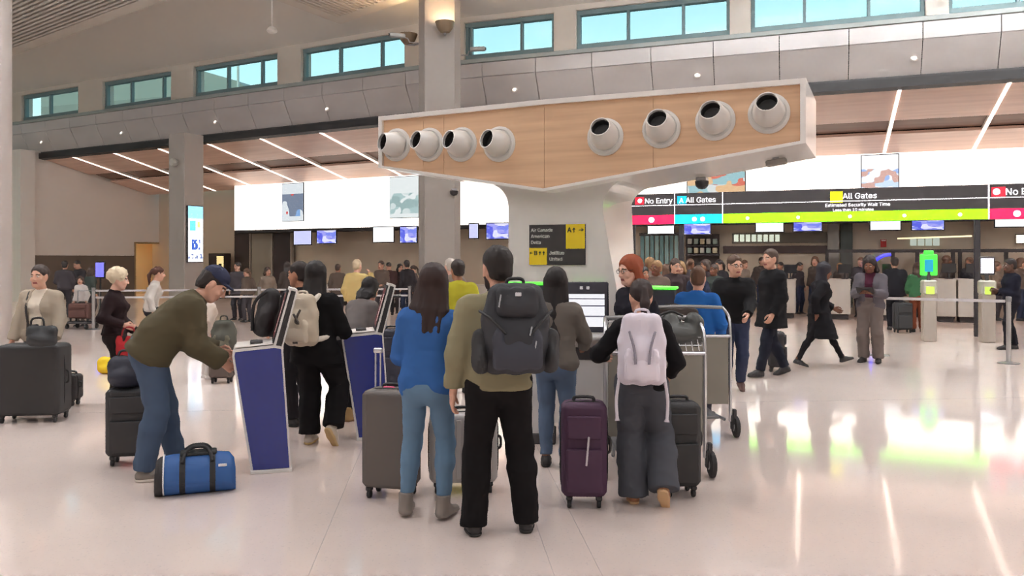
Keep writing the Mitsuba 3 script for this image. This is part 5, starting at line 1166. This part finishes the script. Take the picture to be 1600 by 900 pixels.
LSCR = [(459, 361, 486, 382, 0), (495, 360, 525, 380, 1), (583, 355, 615, 378, 2), (625, 354, 651, 379, 1), (733, 350, 747, 372, 0), (760, 349, 795, 373, 1)]
RSCR = [(1012, 353, 1053, 365, 2), (1068, 350, 1110, 366, 1), (1181, 348, 1224, 362, 2), (1240, 347, 1284, 361, 1), (1360, 345, 1407, 359, 2), (1425, 343, 1475, 359, 1), (1555, 338, 1604, 354, 2)]
DESC = {0: 'lavender', 1: 'blue patterned', 2: 'white'}
place_word = {'L': ['left of the first blue patterned one', 'second from the left under the left advertising wall', 'between two blue patterned ones, left of the grey column', 'just left of the grey column', 'just right of the grey column', 'right of the grey column beside the white stem'],
              'R': ['under the red end of the long sign', 'under the blue part of the long sign', 'third from the white stem under the long sign', 'fourth from the white stem under the long sign', 'under the middle of the green stripe', 'under the right half of the green stripe', 'at the right edge of the picture']}
for sd, lst in (('L', LSCR), ('R', RSCR)):
    for i, (a, b_, c, d, kind) in enumerate(lst):
        fn = {0: [0.62, 0.64, 0.98], 1: blue_fn, 2: [0.86, 0.93, 0.96]}[kind]
        flat_on('flight_screen', '%s screen hanging over the counters, %s' % (DESC[kind], place_word[sd][i]), 'screen', sd, SCRB, (a, b_, c, d), fn, 1.25 if kind == 2 else 0.9, 'screens over the counters', 0.03, 0.08)
# the long sign
SB = -0.9
sg = thing('overhead_sign', 'long black sign with red, blue and green stripes standing over the gates on the right', 'sign', M=FR['R'])
ZS0, ZS1 = z_of('R', 1130, 349, SB), z_of('R', 1130, 300, SB)
sx = lambda px: s_of('R', px, SB)
S_ends = [sx(984), sx(1054), sx(1129), sx(1545), sx(1640)]
BOARD, WHT = mat((48, 45, 47), 0.4), mat((235, 235, 238), 0.5)
stripe_h = 0.235; ZR = ZS1-0.30
SIGN_W = mat((245, 245, 250), 0.5)
def lit(rgb, pw, w=0.5): return dict(emitter=lamp(rgb, pw, w))
for i, (a, b_) in enumerate(zip(S_ends[:-1], S_ends[1:])):
    obj('board', bx(b_-a-0.02, 0.14, ZS1-ZS0, ((a+b_)/2, SB+0.08, (ZS0+ZS1)/2), 0.006), BOARD, sg)
    col = [(255, 10, 60), (0, 190, 255), (118, 255, 0), (255, 10, 60)][i]
    obj('stripe', bx(b_-a-0.03, 0.014, stripe_h, ((a+b_)/2, SB+0.004, ZS0+stripe_h/2+0.005), 0), mat(col, 0.4), sg, **lit(col, 1.6, 1.5))
    obj('divider', bx(0.03, 0.02, ZS1-ZS0, (b_, SB, (ZS0+ZS1)/2), 0), WHT, sg, **lit((245, 240, 255), 0.8, 0.05))
obj('line', bx(S_ends[-1]-S_ends[0], 0.016, 0.022, ((S_ends[0]+S_ends[-1])/2, SB+0.003, ZR), 0), WHT, sg, **lit((245, 245, 255), 0.8, 0.1))
def sign_text(t, h, px, z, bold=True):
    key = wall_text(t, h, sx(px), z, SB-0.004, SIGN_W, sg, bold); scene[key]['emitter'] = lamp((245, 245, 255), 0.9, 0.02)
def tile(px, w, z, h, col): obj('icon_tile', bx(w, 0.012, h, (sx(px)+w/2, SB+0.002, z), 0), mat(col, 0.4), sg, **lit(col, 0.9, 0.05))
def disc(px, z, r, col=(245, 245, 255)):
    key = obj('icon', mv(lathe([(0, 0), (r, 0), (r, 0.012), (0, 0.012)], 20), (sx(px), SB-0.004, z), rx=90), SIGN_W, sg, **lit(col, 1.0, 0.02))
TZ = ZR+0.055
tile(992, 0.24, ZR+0.13, 0.2, (190, 30, 50)); disc(1000, ZR+0.13, 0.06); sign_text('No Entry', 0.13, 1007, TZ)
tile(1058, 0.24, ZR+0.13, 0.2, (0, 170, 240)); sign_text('A', 0.12, 1061, TZ); sign_text('All Gates', 0.13, 1071, TZ)
tile(1297, 0.28, ZR+0.10, 0.27, (235, 225, 0)); sign_text('All Gates', 0.13, 1316, TZ)
sign_text('Estimated Security Wait Time', 0.075, 1289, ZR-0.13); sign_text('Less than 10 minutes', 0.065, 1301, ZR-0.24)
tile(1549, 0.28, ZR+0.13, 0.22, (190, 30, 50)); disc(1557, ZR+0.13, 0.075); sign_text('No Entry', 0.14, 1570, TZ)
for px in (1018, 1589): disc(px, ZS0+stripe_h/2, 0.075)
for px in (1085, 1098): disc(px, ZS0+stripe_h/2, 0.06)
for px in (1168, 1247, 1328, 1413, 1500): disc(px, ZS0+stripe_h/2, 0.045, (200, 255, 170))
for px in (988, 1064, 1528): obj('leg', bx(0.12, 0.12, ZS0, (sx(px), SB+0.1, ZS0/2), 0.01), mat((34, 32, 36), 0.45), sg)

# ------------------------------------------------------------------ behind the counters: partitions, shelves, desks, gates
RW = 6.15                                            # just in front of the right rear wall
def wall_rect(name, side, b, r, bsdf, parent, depth=0.08, **kw):
    s0, s1, z0, z1 = rect_on(side, b, *r); return obj(name, bx(s1-s0, depth, z1-z0, ((s0+s1)/2, b, (z0+z1)/2), 0.0), bsdf, parent, **kw)
gp = thing('glass_partition', 'dark framed glass partition behind the gates on the right', 'partition', M=FR['R'])
DKF = mat((38, 30, 30), 0.4)
zr0 = z_of('R', 1420, 392, 5.4)
s0, s1 = s_of('R', 1290, 5.4), s_of('R', 1640, 5.4)
obj('top_rail', bx(s1-s0, 0.1, 0.10, ((s0+s1)/2, 5.4, zr0), 0.004), DKF, gp)
for px in (1292, 1395, 1433, 1489, 1500, 1572): obj('post', bx(0.10, 0.08, zr0, (s_of('R', px, 5.4), 5.4, zr0/2), 0.004), DKF, gp)
scene['partition_glass'] = {'type': 'thindielectric', 'specular_transmittance': {'type': 'rgb', 'value': [0.88, 0.86, 0.85]}}
for a, b_ in ((1292, 1395), (1395, 1433), (1433, 1489), (1500, 1572), (1572, 1640)):
    x0, x1 = s_of('R', a, 5.4)+0.05, s_of('R', b_, 5.4)-0.05
    obj('pane', trimesh.Trimesh([[x0, 5.4, 0.05], [x1, 5.4, 0.05], [x1, 5.4, zr0-0.05], [x0, 5.4, zr0-0.05]], [[0, 1, 2], [0, 2, 3]], process=False), 'partition_glass', gp)
k = thing('glass_wall', 'row of tall pale teal glass panels beyond the red end of the long sign', 'glass wall', M=FR['R'])
for i in range(8):
    a = 1001+i*7.6; wall_rect('panel', 'R', RW-0.2-0.05*(i % 2), (a, 367, a+5.6, 470), mat((150, 186, 184) if i % 2 else (112, 148, 150), 0.25), k)
wall_rect('head_rail', 'R', RW-0.3, (999, 364, 1062, 368), DKF, k)
k = thing('shelf_unit', 'black shelf unit with pale boxes on it under the blue part of the long sign', 'shelf', M=FR['R'])
su = k
wall_rect('back', 'R', RW-0.12, (1072, 366, 1124, 470), mat((60, 48, 44), 0.6), k, 0.05)
for y in (383, 397, 411): wall_rect('shelf', 'R', RW-0.3, (1072, y, 1124, y+2.5), DKF, k, 0.35)
boxes = []
for j, y in enumerate((382.5, 396.5)):
    for i in range(5):
        a = 1075+i*9.7; s0, s1, z0, z1 = rect_on('R', RW-0.32, a, y-8.5, a+6.5, y)
        kk = thing('box', '%s pale box from the left on the %s level of the black shelf unit' % (ORD[i], ('upper', 'lower')[j]), 'box', M=FR['R'] @ T().translate([(s0+s1)/2, RW-0.32, z0+0.02]), group='boxes on the black shelf unit')
        raw(kk, mikit.ply(bx(s1-s0, 0.22, z1-z0, (0, 0, (z1-z0)/2), 0.01), mat(((196, 196, 186), (150, 168, 160), (210, 200, 170))[(i+j) % 3], 0.6)), kk)
k = thing('light_panel', 'row of pale lit windows in the desk wall behind the gates', 'lit panel', M=FR['R'])
for i in range(8):
    a = 1147+i*9.2; wall_rect('pane', 'R', RW-0.06, (a, 366.5, a+6.6, 377.5), mat((220, 228, 214), 0.4), k, 0.05, **lit((214, 226, 208), 0.62, 0.03))
wall_rect('surround', 'R', RW, (1144, 364, 1294, 380), mat((104, 96, 84), 0.5), k, 0.05)
wall_rect('lower_band', 'R', RW, (1130, 384, 1294, 396), mat((62, 44, 40), 0.5), k, 0.05)
k = thing('wall_post', 'dark green post in the desk wall right of the lit windows', 'post', M=FR['R']); wall_rect('shaft', 'R', RW-0.1, (1313, 345, 1332, 480), mat((34, 42, 36), 0.5), k, 0.3); wall_rect('cap', 'R', RW-0.1, (1312, 343, 1333, 346), DKF, k, 0.32)
k = thing('wall_post', 'pale post left of the dark green post', 'post', M=FR['R']); wall_rect('shaft', 'R', RW-0.1, (1293, 345, 1311, 480), mat((150, 146, 138), 0.5), k, 0.2); wall_rect('foot', 'R', RW-0.1, (1292, 476, 1312, 482), DKF, k, 0.24)
k = thing('wall_post', 'narrow dark post below the right end of the green stripe', 'post', M=FR['R']); wall_rect('shaft', 'R', RW-0.2, (1524, 338, 1531, 480), mat((36, 34, 52), 0.5), k, 0.2); wall_rect('foot', 'R', RW-0.2, (1523, 474, 1532, 482), DKF, k, 0.22)
k = thing('light_panel', 'pale lit panel with a slanting strip lamp behind the partition', 'lit panel', M=FR['R'])
for i in range(4): wall_rect('pane', 'R', RW-0.05, (1422+i*12, 372, 1432+i*12, 384), mat((196, 206, 198), 0.4), k, 0.04, **lit((190, 206, 196), 0.5, 0.03))
f = on('R', RW-0.5); (sa, za), (sb, zb_) = f(1402, 374), f(1512, 371)
obj('strip_lamp', hull([[sa, RW-0.5, za+t] for t in (0, 0.05)]+[[sb, RW-1.2, zb_+t] for t in (0, 0.05)]+[[sa+0.01, RW-0.45, za]]+[[sb, RW-1.15, zb_]]), mat((236, 222, 180), 0.5), k, **lit((240, 224, 180), 0.9, 0.05))
k = thing('wall_notice', 'small red notice behind the partition', 'notice', M=FR['R']); wall_rect('sheet', 'R', RW-0.04, (1376, 374, 1385, 386), mat((190, 50, 44), 0.5), k, 0.02); wall_rect('heading', 'R', RW-0.06, (1377, 374.5, 1384, 377), mat((230, 200, 196), 0.5), k, 0.02)
k = thing('wall_lamp', 'small warm lit wall panel at the right edge of the picture', 'wall light', M=FR['R']); wall_rect('diffuser', 'R', RW-0.1, (1588, 367, 1602, 380), mat((250, 226, 196), 0.5), k, 0.05, **lit((255, 226, 196), 1.2, 0.05)); wall_rect('case', 'R', RW-0.04, (1587, 366, 1603, 381), DKF, k, 0.05)

# left desk wall: dark panels, a pale one between them, a lit cabinet
LW = 6.1
for nm, r, c, lb in (('dark_panel', (368, 360, 393, 482), (46, 36, 34), 'black wall panel under the left end of the advertising wall'), ('pale_panel', (395, 362, 427, 482), (148, 140, 126), 'pale wall panel between two black ones on the left'), ('dark_panel', (429, 361, 457, 482), (44, 34, 34), 'black wall panel left of the lavender screen')):
    k = thing(nm, lb, 'wall panel', M=FR['L']); wall_rect('board', 'L', LW-0.1, r, mat(c, 0.4), k, 0.12); wall_rect('edge_strip', 'L', LW-0.12, (r[2]-1.5, r[1], r[2], r[3]), mat((170, 160, 148), 0.4), k, 0.14)
k = thing('lit_cabinet', 'dark framed cabinet with a yellow lit pane right of the poster column', 'cabinet', M=FR['L'])
wall_rect('body', 'L', LW-0.5, (333, 396, 354, 482), mat((52, 42, 36), 0.5), k, 0.5); wall_rect('pane', 'L', LW-0.78, (339, 400, 349, 430), mat((226, 206, 150), 0.3), k, 0.03, **lit((240, 214, 150), 0.7, 0.05)); wall_rect('door_plate', 'L', LW-0.80, (342, 412, 346, 418), DKF, k, 0.02)

# white counter fronts in a row behind the gates, and the desks on the left
CTR = mat((214, 208, 200), 0.35)
def counter(side, b, p0, p1, label, top=437, bot=493):
    s0, s1, z0, z1 = rect_on(side, b, p0, top, p1, bot)
    k = thing('counter', label, 'counter', M=FR[side] @ T().translate([(s0+s1)/2, b, 0]), group='white counters behind the gates' if side == 'R' else 'desks on the left')
    w = s1-s0
    obj('front', bx(w, 0.06, z1-0.16, (0, 0, 0.16+(z1-0.16)/2), 0.012), CTR, k)
    obj('side_panel', bx(0.05, 0.6, z1-0.16, (-w/2+0.025, 0.33, 0.16+(z1-0.16)/2), 0.008), CTR, k); obj('side_panel', bx(0.05, 0.6, z1-0.16, (w/2-0.025, 0.33, 0.16+(z1-0.16)/2), 0.008), CTR, k)
    obj('top', bx(w+0.04, 0.72, 0.04, (0, 0.33, z1), 0.01), mat((198, 192, 186), 0.3), k)
    obj('base', bx(w-0.1, 0.5, 0.16, (0, 0.33, 0.08), 0.004), mat((40, 34, 34), 0.5), k)
    return k, w, z1
CB = 3.6
for i, (a, b_) in enumerate(((1206, 1243), (1288, 1329), (1372, 1399), (1464, 1494), (1497, 1532))):
    ct, w, z1 = counter('R', CB, a, b_, ['white counter behind the striding woman', 'white counter between the striding woman and the agent', 'white counter partly hidden behind the agent', 'white counter just right of the green lit gate', 'white counter beside the second gate'][i])
    m_ = thing('desk_monitor', 'small dark monitor on the %s' % labels[ct]['label'], 'monitor', M=FR['R'] @ T().translate([s_of('R', b_, CB)-0.15, CB+0.2, z1+0.02]))
    obj('foot', bx(0.2, 0.16, 0.02, (0, 0, 0.01)), BLACK, m_); obj('stand', bx(0.04, 0.04, 0.2, (0, 0, 0.12)), BLACK, m_); obj('display', bx(0.36, 0.03, 0.26, (0, -0.02, 0.30), 0.006), DARKGLASS, m_)
for i, (a, b_) in enumerate(((452, 492), (496, 536), (575, 615), (618, 650), (735, 790))):
    counter('L', 3.6, a, b_, 'desk front under the left advertising wall, %s from the left' % ['first', 'second', 'third', 'fourth', 'fifth'][i], 446, 486)

def gate_pod(label, px, Y, ring):
    g = at(px, 405, Y); k = thing('boarding_gate', label, 'gate', (g[0], g[1], 0), -20)
    obj('pedestal', bx(0.26, 0.40, 1.02, (0, 0, 0.51), 0.02), mat((186, 176, 166), 0.35), k)
    obj('head', bx(0.28, 0.46, 0.30, (0, 0, 1.16), 0.03), mat((206, 206, 190), 0.3), k)
    obj('reader', bx(0.16, 0.02, 0.16, (0, -0.235, 1.10), 0.004), mat((180, 214, 90), 0.4), k, **lit((200, 230, 90), 0.6, 0.05))
    obj('stalk', bx(0.07, 0.07, 0.22, (0, 0, 1.40), 0.01), CHARCOAL, k)
    if ring:
        obj('display_frame', rbx(0.34, 0.07, 0.46, (0, 0, 1.64), 0.03, 5), mat((70, 220, 60), 0.4), k, **lit((50, 240, 60), 1.0, 0.1))
        obj('display', bx(0.16, 0.012, 0.26, (0, -0.04, 1.62), 0.002), mat((20, 130, 160), 0.3), k, **lit((20, 150, 190), 0.7, 0.05))
        obj('sign_cap', rbx(0.20, 0.06, 0.10, (0, 0, 1.90), 0.025, 5), mat((70, 220, 60), 0.4), k, **lit((50, 240, 60), 1.0, 0.05))
    else:
        obj('display_frame', rbx(0.30, 0.07, 0.40, (0, 0, 1.62), 0.03, 5), CHARCOAL, k); obj('display', bx(0.24, 0.012, 0.32, (0, -0.04, 1.62), 0.002), mat((220, 224, 240), 0.3), k, **lit((220, 224, 245), 0.8, 0.1))
    return k
gate_pod('boarding pass gate with its display lit bright green', 1451, 17.2, True)
gate_pod('boarding pass gate with a white display beside the attendant in navy', 1542, 17.0, False)

def stanchion(px, Y, label, h=1.06, group=None):
    g = at(px, 405, Y)*[1, 1, 0]; k = thing('stanchion', label, 'stanchion', (g[0], g[1], 0), 0, group)
    obj('base', lathe([(0, 0), (0.17, 0), (0.17, 0.012), (0.05, 0.035), (0, 0.035)], 24), STEEL, k, smooth=30)
    obj('post', lathe([(0, 0.03), (0.038, 0.03), (0.038, h-0.02), (0, h-0.02)], 16), mat((186, 184, 184), 0.3, 0.6), k, smooth=30)
    obj('cap', lathe([(0, h-0.02), (0.045, h-0.02), (0.045, h+0.06), (0.035, h+0.07), (0, h+0.07)], 16), mat((150, 150, 152), 0.3, 0.5), k, smooth=30)
    return g
def belt(a, b, z, label, h=0.05, group=None):
    a, b = np.array(a, float), np.array(b, float); d = (b-a); d[2] = 0; n = np.array([-d[1], d[0], 0])/np.linalg.norm(d)*0.002; u = d/np.linalg.norm(d)*0.05
    lone('queue_belt', hull([q+o+[0, 0, z+t] for q in (a+u, b-u) for o in (n, -n) for t in (-h/2, h/2)]), mat((196, 192, 194), 0.6), label, 'belt', group=group)
pa = stanchion(1576, 13.5, 'stanchion in front of the attendant in navy at the right edge')
pb = stanchion(1374, 14.6, 'stanchion half hidden behind the uniformed agent')
belt(pb, pa, 1.05, 'grey queue belt from behind the agent to the stanchion at the right edge')
names = ['left of the white-haired woman', 'just right of the bending man', 'between the bending man and the black backpack', 'behind the black backpack', 'behind the beige backpack', 'behind the second blue kiosk', 'left of the man in khaki']
prev = None
for i, (px, Y) in enumerate(((146, 20.0), (232, 20.2), (333, 20.4), (405, 20.6), (500, 20.9), (640, 21.2))):
    q = stanchion(px, Y, 'stanchion of the far queue line, ' + names[i], 0.98, 'stanchions of the far queue')
    if prev is not None:
        for z, nm in ((0.97, 'upper'), (0.80, 'lower')): belt(prev, q, z, '%s far queue belt ending at the stanchion %s' % (nm, names[i]), 0.05, 'belts of the far queue')
    prev = q

# ------------------------------------------------------------------ people far back: six builds, each copied with its own clothes
def proto(p, hairst, top, legs, coathem=None):
    J = skeleton(p); lo, hi = bounds(J); h = 0.024; D = {}
    g = Grid(lo, hi, h); torso(g, J, p, -0.012); g.cone(J['neck'], J['head']+J['H'] @ np.array([0, -0.02, -0.09]), 0.056, 0.052, 0.03)
    for n in 'LR': arm(g, J, n, -0.004); leg(g, J, n, -0.012); g.cone(J['wr'+n], J['wr'+n]+(J['wr'+n]-J['el'+n])*0.35, 0.034, 0.028, 0.02)
    hm = HEAD.copy(); hm.vertices = np.asarray(hm.vertices) @ J['H'].T+J['head']; b = g.mesh()
    D['body'] = [mikit.ply(trimesh.util.concatenate([b, hm]), smooth=True, color=np.vstack([np.tile(lin(TONE[t]), (len(b.vertices), 1)), head_colors(TONE[t])])) for t in ('light', 'tan', 'brown')]
    hm = hair(hairst).copy(); hm.vertices = np.asarray(hm.vertices) @ J['H'].T+J['head']; D['hair'] = mikit.ply(hm, smooth=True)
    lo2, hi2 = bounds(J, 0.3); g = Grid(lo2, hi2, h); th, hem = top; torso(g, J, p, th)
    g.cone(J['neck']-[0, 0, 0.03], J['neck']+[0, 0.012, 0.035], 0.062+th, 0.058+th*0.5, 0.02, flat=True)
    if hem < -0.12:
        for s in (-1, 1): g.cone(J['hipc']+[s*0.07, 0, 0], J['hipc']+[s*0.09, 0.02, hem], 0.112+th, 0.12+th, 0.06)
    for n in 'LR': arm(g, J, n, th, 0.0, up=1.06)
    g.cut((0, 0, -1), (0, 0, J['hipc'][2]+hem)); D['jacket'] = mikit.ply(wrinkle(g.mesh(), 0.007, (7, 7, 15)), smooth=True)
    g = Grid(lo, hi, h)
    for n in 'LR': leg(g, J, n, legs, 0.0)
    for s in (-1, 1): g.cone(J['hipc']+[s*0.07, 0, 0], J['hipc']+[s*0.055, 0, 0.10], 0.112+legs*0.6, 0.10, 0.05)
    D['trousers'] = mikit.ply(g.mesh(), smooth=True)
    D['shoe'] = []
    for n, s in (('L', 1), ('R', -1)): m = SHOES['shoe'].copy(); m.apply_transform(foot_matrix(J, n, s*10, 0)); D['shoe'].append(mikit.ply(m, smooth=40))
    return D
PROTO = [proto(dict(wristL=(-0.16, 0.26, 1.02)), 'short', (0.028, -0.07), 0.016),
         proto(dict(fem=True, wristR=(0.14, 0.26, 1.10)), 'long', (0.024, -0.08), 0.010),
         proto(dict(wide=1.06, wristL=(-0.10, 0.30, 1.15), wristR=(0.10, 0.30, 1.15), head_pitch=22), 'crop', (0.030, -0.30), 0.018),
         proto(dict(fem=True, head_yaw=25), 'bob', (0.026, -0.10), 0.012),
         proto(dict(head_yaw=-30, twist=12), 'short', (0.034, -0.16), 0.020),
         proto(dict(fem=True, head_pitch=14), 'ponytail', (0.020, -0.04), 0.014)]
CLOTH = [(40, 38, 42), (58, 54, 58), (74, 66, 62), (34, 40, 58), (96, 84, 76), (110, 96, 88), (66, 46, 46), (52, 60, 56), (138, 124, 112), (44, 34, 36)]
CNAME = ['black', 'charcoal', 'brown-grey', 'navy', 'taupe', 'sand', 'maroon', 'grey-green', 'pale beige', 'dark brown']
HAIRC = [(34, 27, 25), (54, 38, 30), (88, 62, 46), (150, 116, 80), (150, 146, 142)]
HN = ['dark', 'brown', 'light brown', 'fair', 'grey']
r_ = np.random.default_rng(11)
TAKEN = [np.array([np.array(m.matrix)[0, 3], np.array(m.matrix)[1, 3]]) for m, _, _ in PEOPLE.values()]
def far_person(px, Y, h, yaw, pr, ct, cl, hc, where, skin=0, z=0.0, b=None):
    for t in range(70):
        q = np.array([(px-CX)/F*(Y+0.12*t), Y+0.12*t]) if b is None else None
        if b is not None: s = s_of('R', px, b); q = np.array([PIV[0]+s*math.cos(ANG['R'])+b*math.sin(ANG['R']), y_of('R', s, b)]); pass
        if min(np.linalg.norm(q-o) for o in TAKEN) > 0.80: break
    TAKEN.append(q); D = PROTO[pr]; M = T().translate([float(q[0]), float(q[1]), z]).rotate([0, 0, 1], float(yaw)).scale(h/1.75)
    k = thing('person', '%s-haired person in %s, %s' % (HN[hc], CNAME[ct] if isinstance(ct, int) else ct[0], where), 'person', M=M)
    tc = CLOTH[ct] if isinstance(ct, int) else ct[1]
    obj('body', D['body'][skin], 'skin', k); obj('hair', D['hair'], mat(HAIRC[hc], 0.5), k); obj('jacket', D['jacket'], mat(tc, 0.85, spec=0.25), k)
    obj('trousers', D['trousers'], mat(CLOTH[cl], 0.85, spec=0.2), k)
    for s in D['shoe']: obj('shoe', s, mat((34, 32, 33), 0.5), k)
FAR_LEFT = [(101, 24.0, 1.70, 20, 0, 1, 0, 0, 'left one of the pair before the far left wall'), (124, 24.4, 1.72, 150, 2, 0, 3, 0, 'right one of the pair before the far left wall'),
            (142, 23.0, 1.52, -30, 3, 7, 1, 1, 'beside the glowing blue screen on a stand'), (372, 23.0, 1.66, 170, 4, 1, 0, 0, 'by the black panel, left of the black backpack'),
            (387, 22.2, 1.50, 60, 5, 4, 1, 2, 'by the black panel, nearer the black backpack'), (418, 22.6, 1.52, 200, 3, 8, 4, 1, 'in front of the pale wall panel'), (449, 24.0, 1.66, 30, 1, 2, 0, 0, 'in front of the second black panel'),
            (528, 24.0, 1.60, 10, 4, 4, 0, 1, 'left of the person raising a phone'), (596, 24.2, 1.70, 160, 0, 5, 1, 1, 'first of five right of the raised phone'), (608, 23.6, 1.66, 20, 2, 6, 0, 0, 'second of five right of the raised phone'),
            (625, 24.4, 1.60, 190, 3, 9, 1, 0, 'third of five right of the raised phone'), (636, 24.0, 1.72, 40, 4, 0, 3, 0, 'fourth of five right of the raised phone'), (648, 23.4, 1.56, 90, 5, 2, 2, 1, 'fifth at the desks, next to the grey column'),
            (786, 22.0, 1.68, 150, 0, 4, 0, 1, 'at the desks just left of the white stem'), (772, 23.0, 1.72, 60, 4, 1, 1, 0, 'seen past the head of the man in khaki')]
for a in FAR_LEFT: far_person(*a)
wr = ['first', 'second', 'third', 'fourth', 'fifth', 'sixth', 'seventh', 'eighth', 'ninth', 'tenth', 'eleventh', 'twelfth', 'thirteenth', 'fourteenth', 'fifteenth', 'sixteenth', 'seventeenth', 'eighteenth', 'nineteenth', 'twentieth']
pxs = [1004, 1016, 1027, 1040, 1053, 1064, 1077, 1091, 1104, 1117, 1126]
for i, px in enumerate(pxs):
    far_person(px, [13.2, 16.0, 14.4, 18.0, 13.6, 17.0, 20.0, 15.2, 19.0, 17.6, 21.0][i], float(r_.uniform(1.60, 1.80)), float(r_.uniform(0, 360)), int(r_.integers(6)), int(r_.integers(10)), int(r_.integers(4)), int(r_.integers(5)), '%s in the crowd behind the red-haired woman' % wr[i], int(r_.integers(3)))
pxs = [1162, 1190, 1220, 1248, 1274, 1314, 1346, 1478, 1515, 1556, 1594]
for i, px in enumerate(pxs):
    far_person(px, 0, float(r_.uniform(1.62, 1.85)), float(r_.uniform(120, 240)), int(r_.integers(6)), int(r_.choice([0, 1, 2, 4, 5, 8, 9])), int(r_.integers(4)), int(r_.integers(5)), '%s from the left in the row beyond the gates' % wr[i], int(r_.integers(3)), b=(4.7 if i % 2 == 0 or px > 1290 else 5.5))
far_person(126, 20.9, 1.30, 170, 3, ('white', (206, 198, 194)), 4, 1, 'leaning over the loaded trolley at far left')
k = thing('luggage_trolley', 'low trolley loaded with a brown case at far left', 'trolley', (*at(128, 405, 20.3)[:2], 0), -12)
obj('deck', bx(0.7, 0.5, 0.05, (0, 0, 0.16), 0.01), CHARCOAL, k); obj('handle', tube([[-0.32, 0.2, 0.18], [-0.32, 0.24, 0.95], [0.32, 0.24, 0.95], [0.32, 0.2, 0.18]], 0.014), STEEL, k)
for sx_ in (-1, 1):
    for sy_ in (-1, 1): obj('wheel', mv(wheel(0.065, 0.04), (sx_*0.28, sy_*0.18, 0.065), ry=90), RUBBER, k)
suitcase('brown case on the low trolley by the far stanchion', at(128, 405, 20.3)[:2], -12, 0.62, 0.30, 0.46, (92, 62, 56), 0.6, z=0.186)
k = thing('desk_monitor', 'glowing blue screen on a thin stand beside the white-haired woman', 'monitor', (*at(157, 405, 23.4)[:2], 0), -15)
obj('stand', tube([[0, 0, 0], [0, 0, 1.3]], 0.025), BLACK, k); obj('foot', lathe([(0, 0), (0.18, 0), (0.18, 0.02), (0, 0.02)], 16), BLACK, k); obj('case', bx(0.34, 0.05, 0.5, (0, 0, 1.45), 0.01), BLACK, k); obj('display', bx(0.28, 0.012, 0.42, (0, -0.03, 1.45), 0), mat((120, 120, 250), 0.3), k, emitter=lamp((110, 110, 255), 0.9, 0.05))
k = thing('lit_arch', 'glowing blue ring arch behind the agent', 'arch', (*at(1392, 405, 23.5)[:2], 0), -20)
a = np.linspace(0.5*PI, 1.15*PI, 14); obj('tube_light', tube(np.stack([0.55*np.cos(a), 0*a, 1.35+0.55*np.sin(a)], 1), 0.05, 8), mat((60, 60, 240), 0.4), k, emitter=lamp((60, 60, 255), 1.2, 0.05)); obj('post', tube([[-0.49, 0, 0], [-0.49, 0, 1.1]], 0.05), CHARCOAL, k)
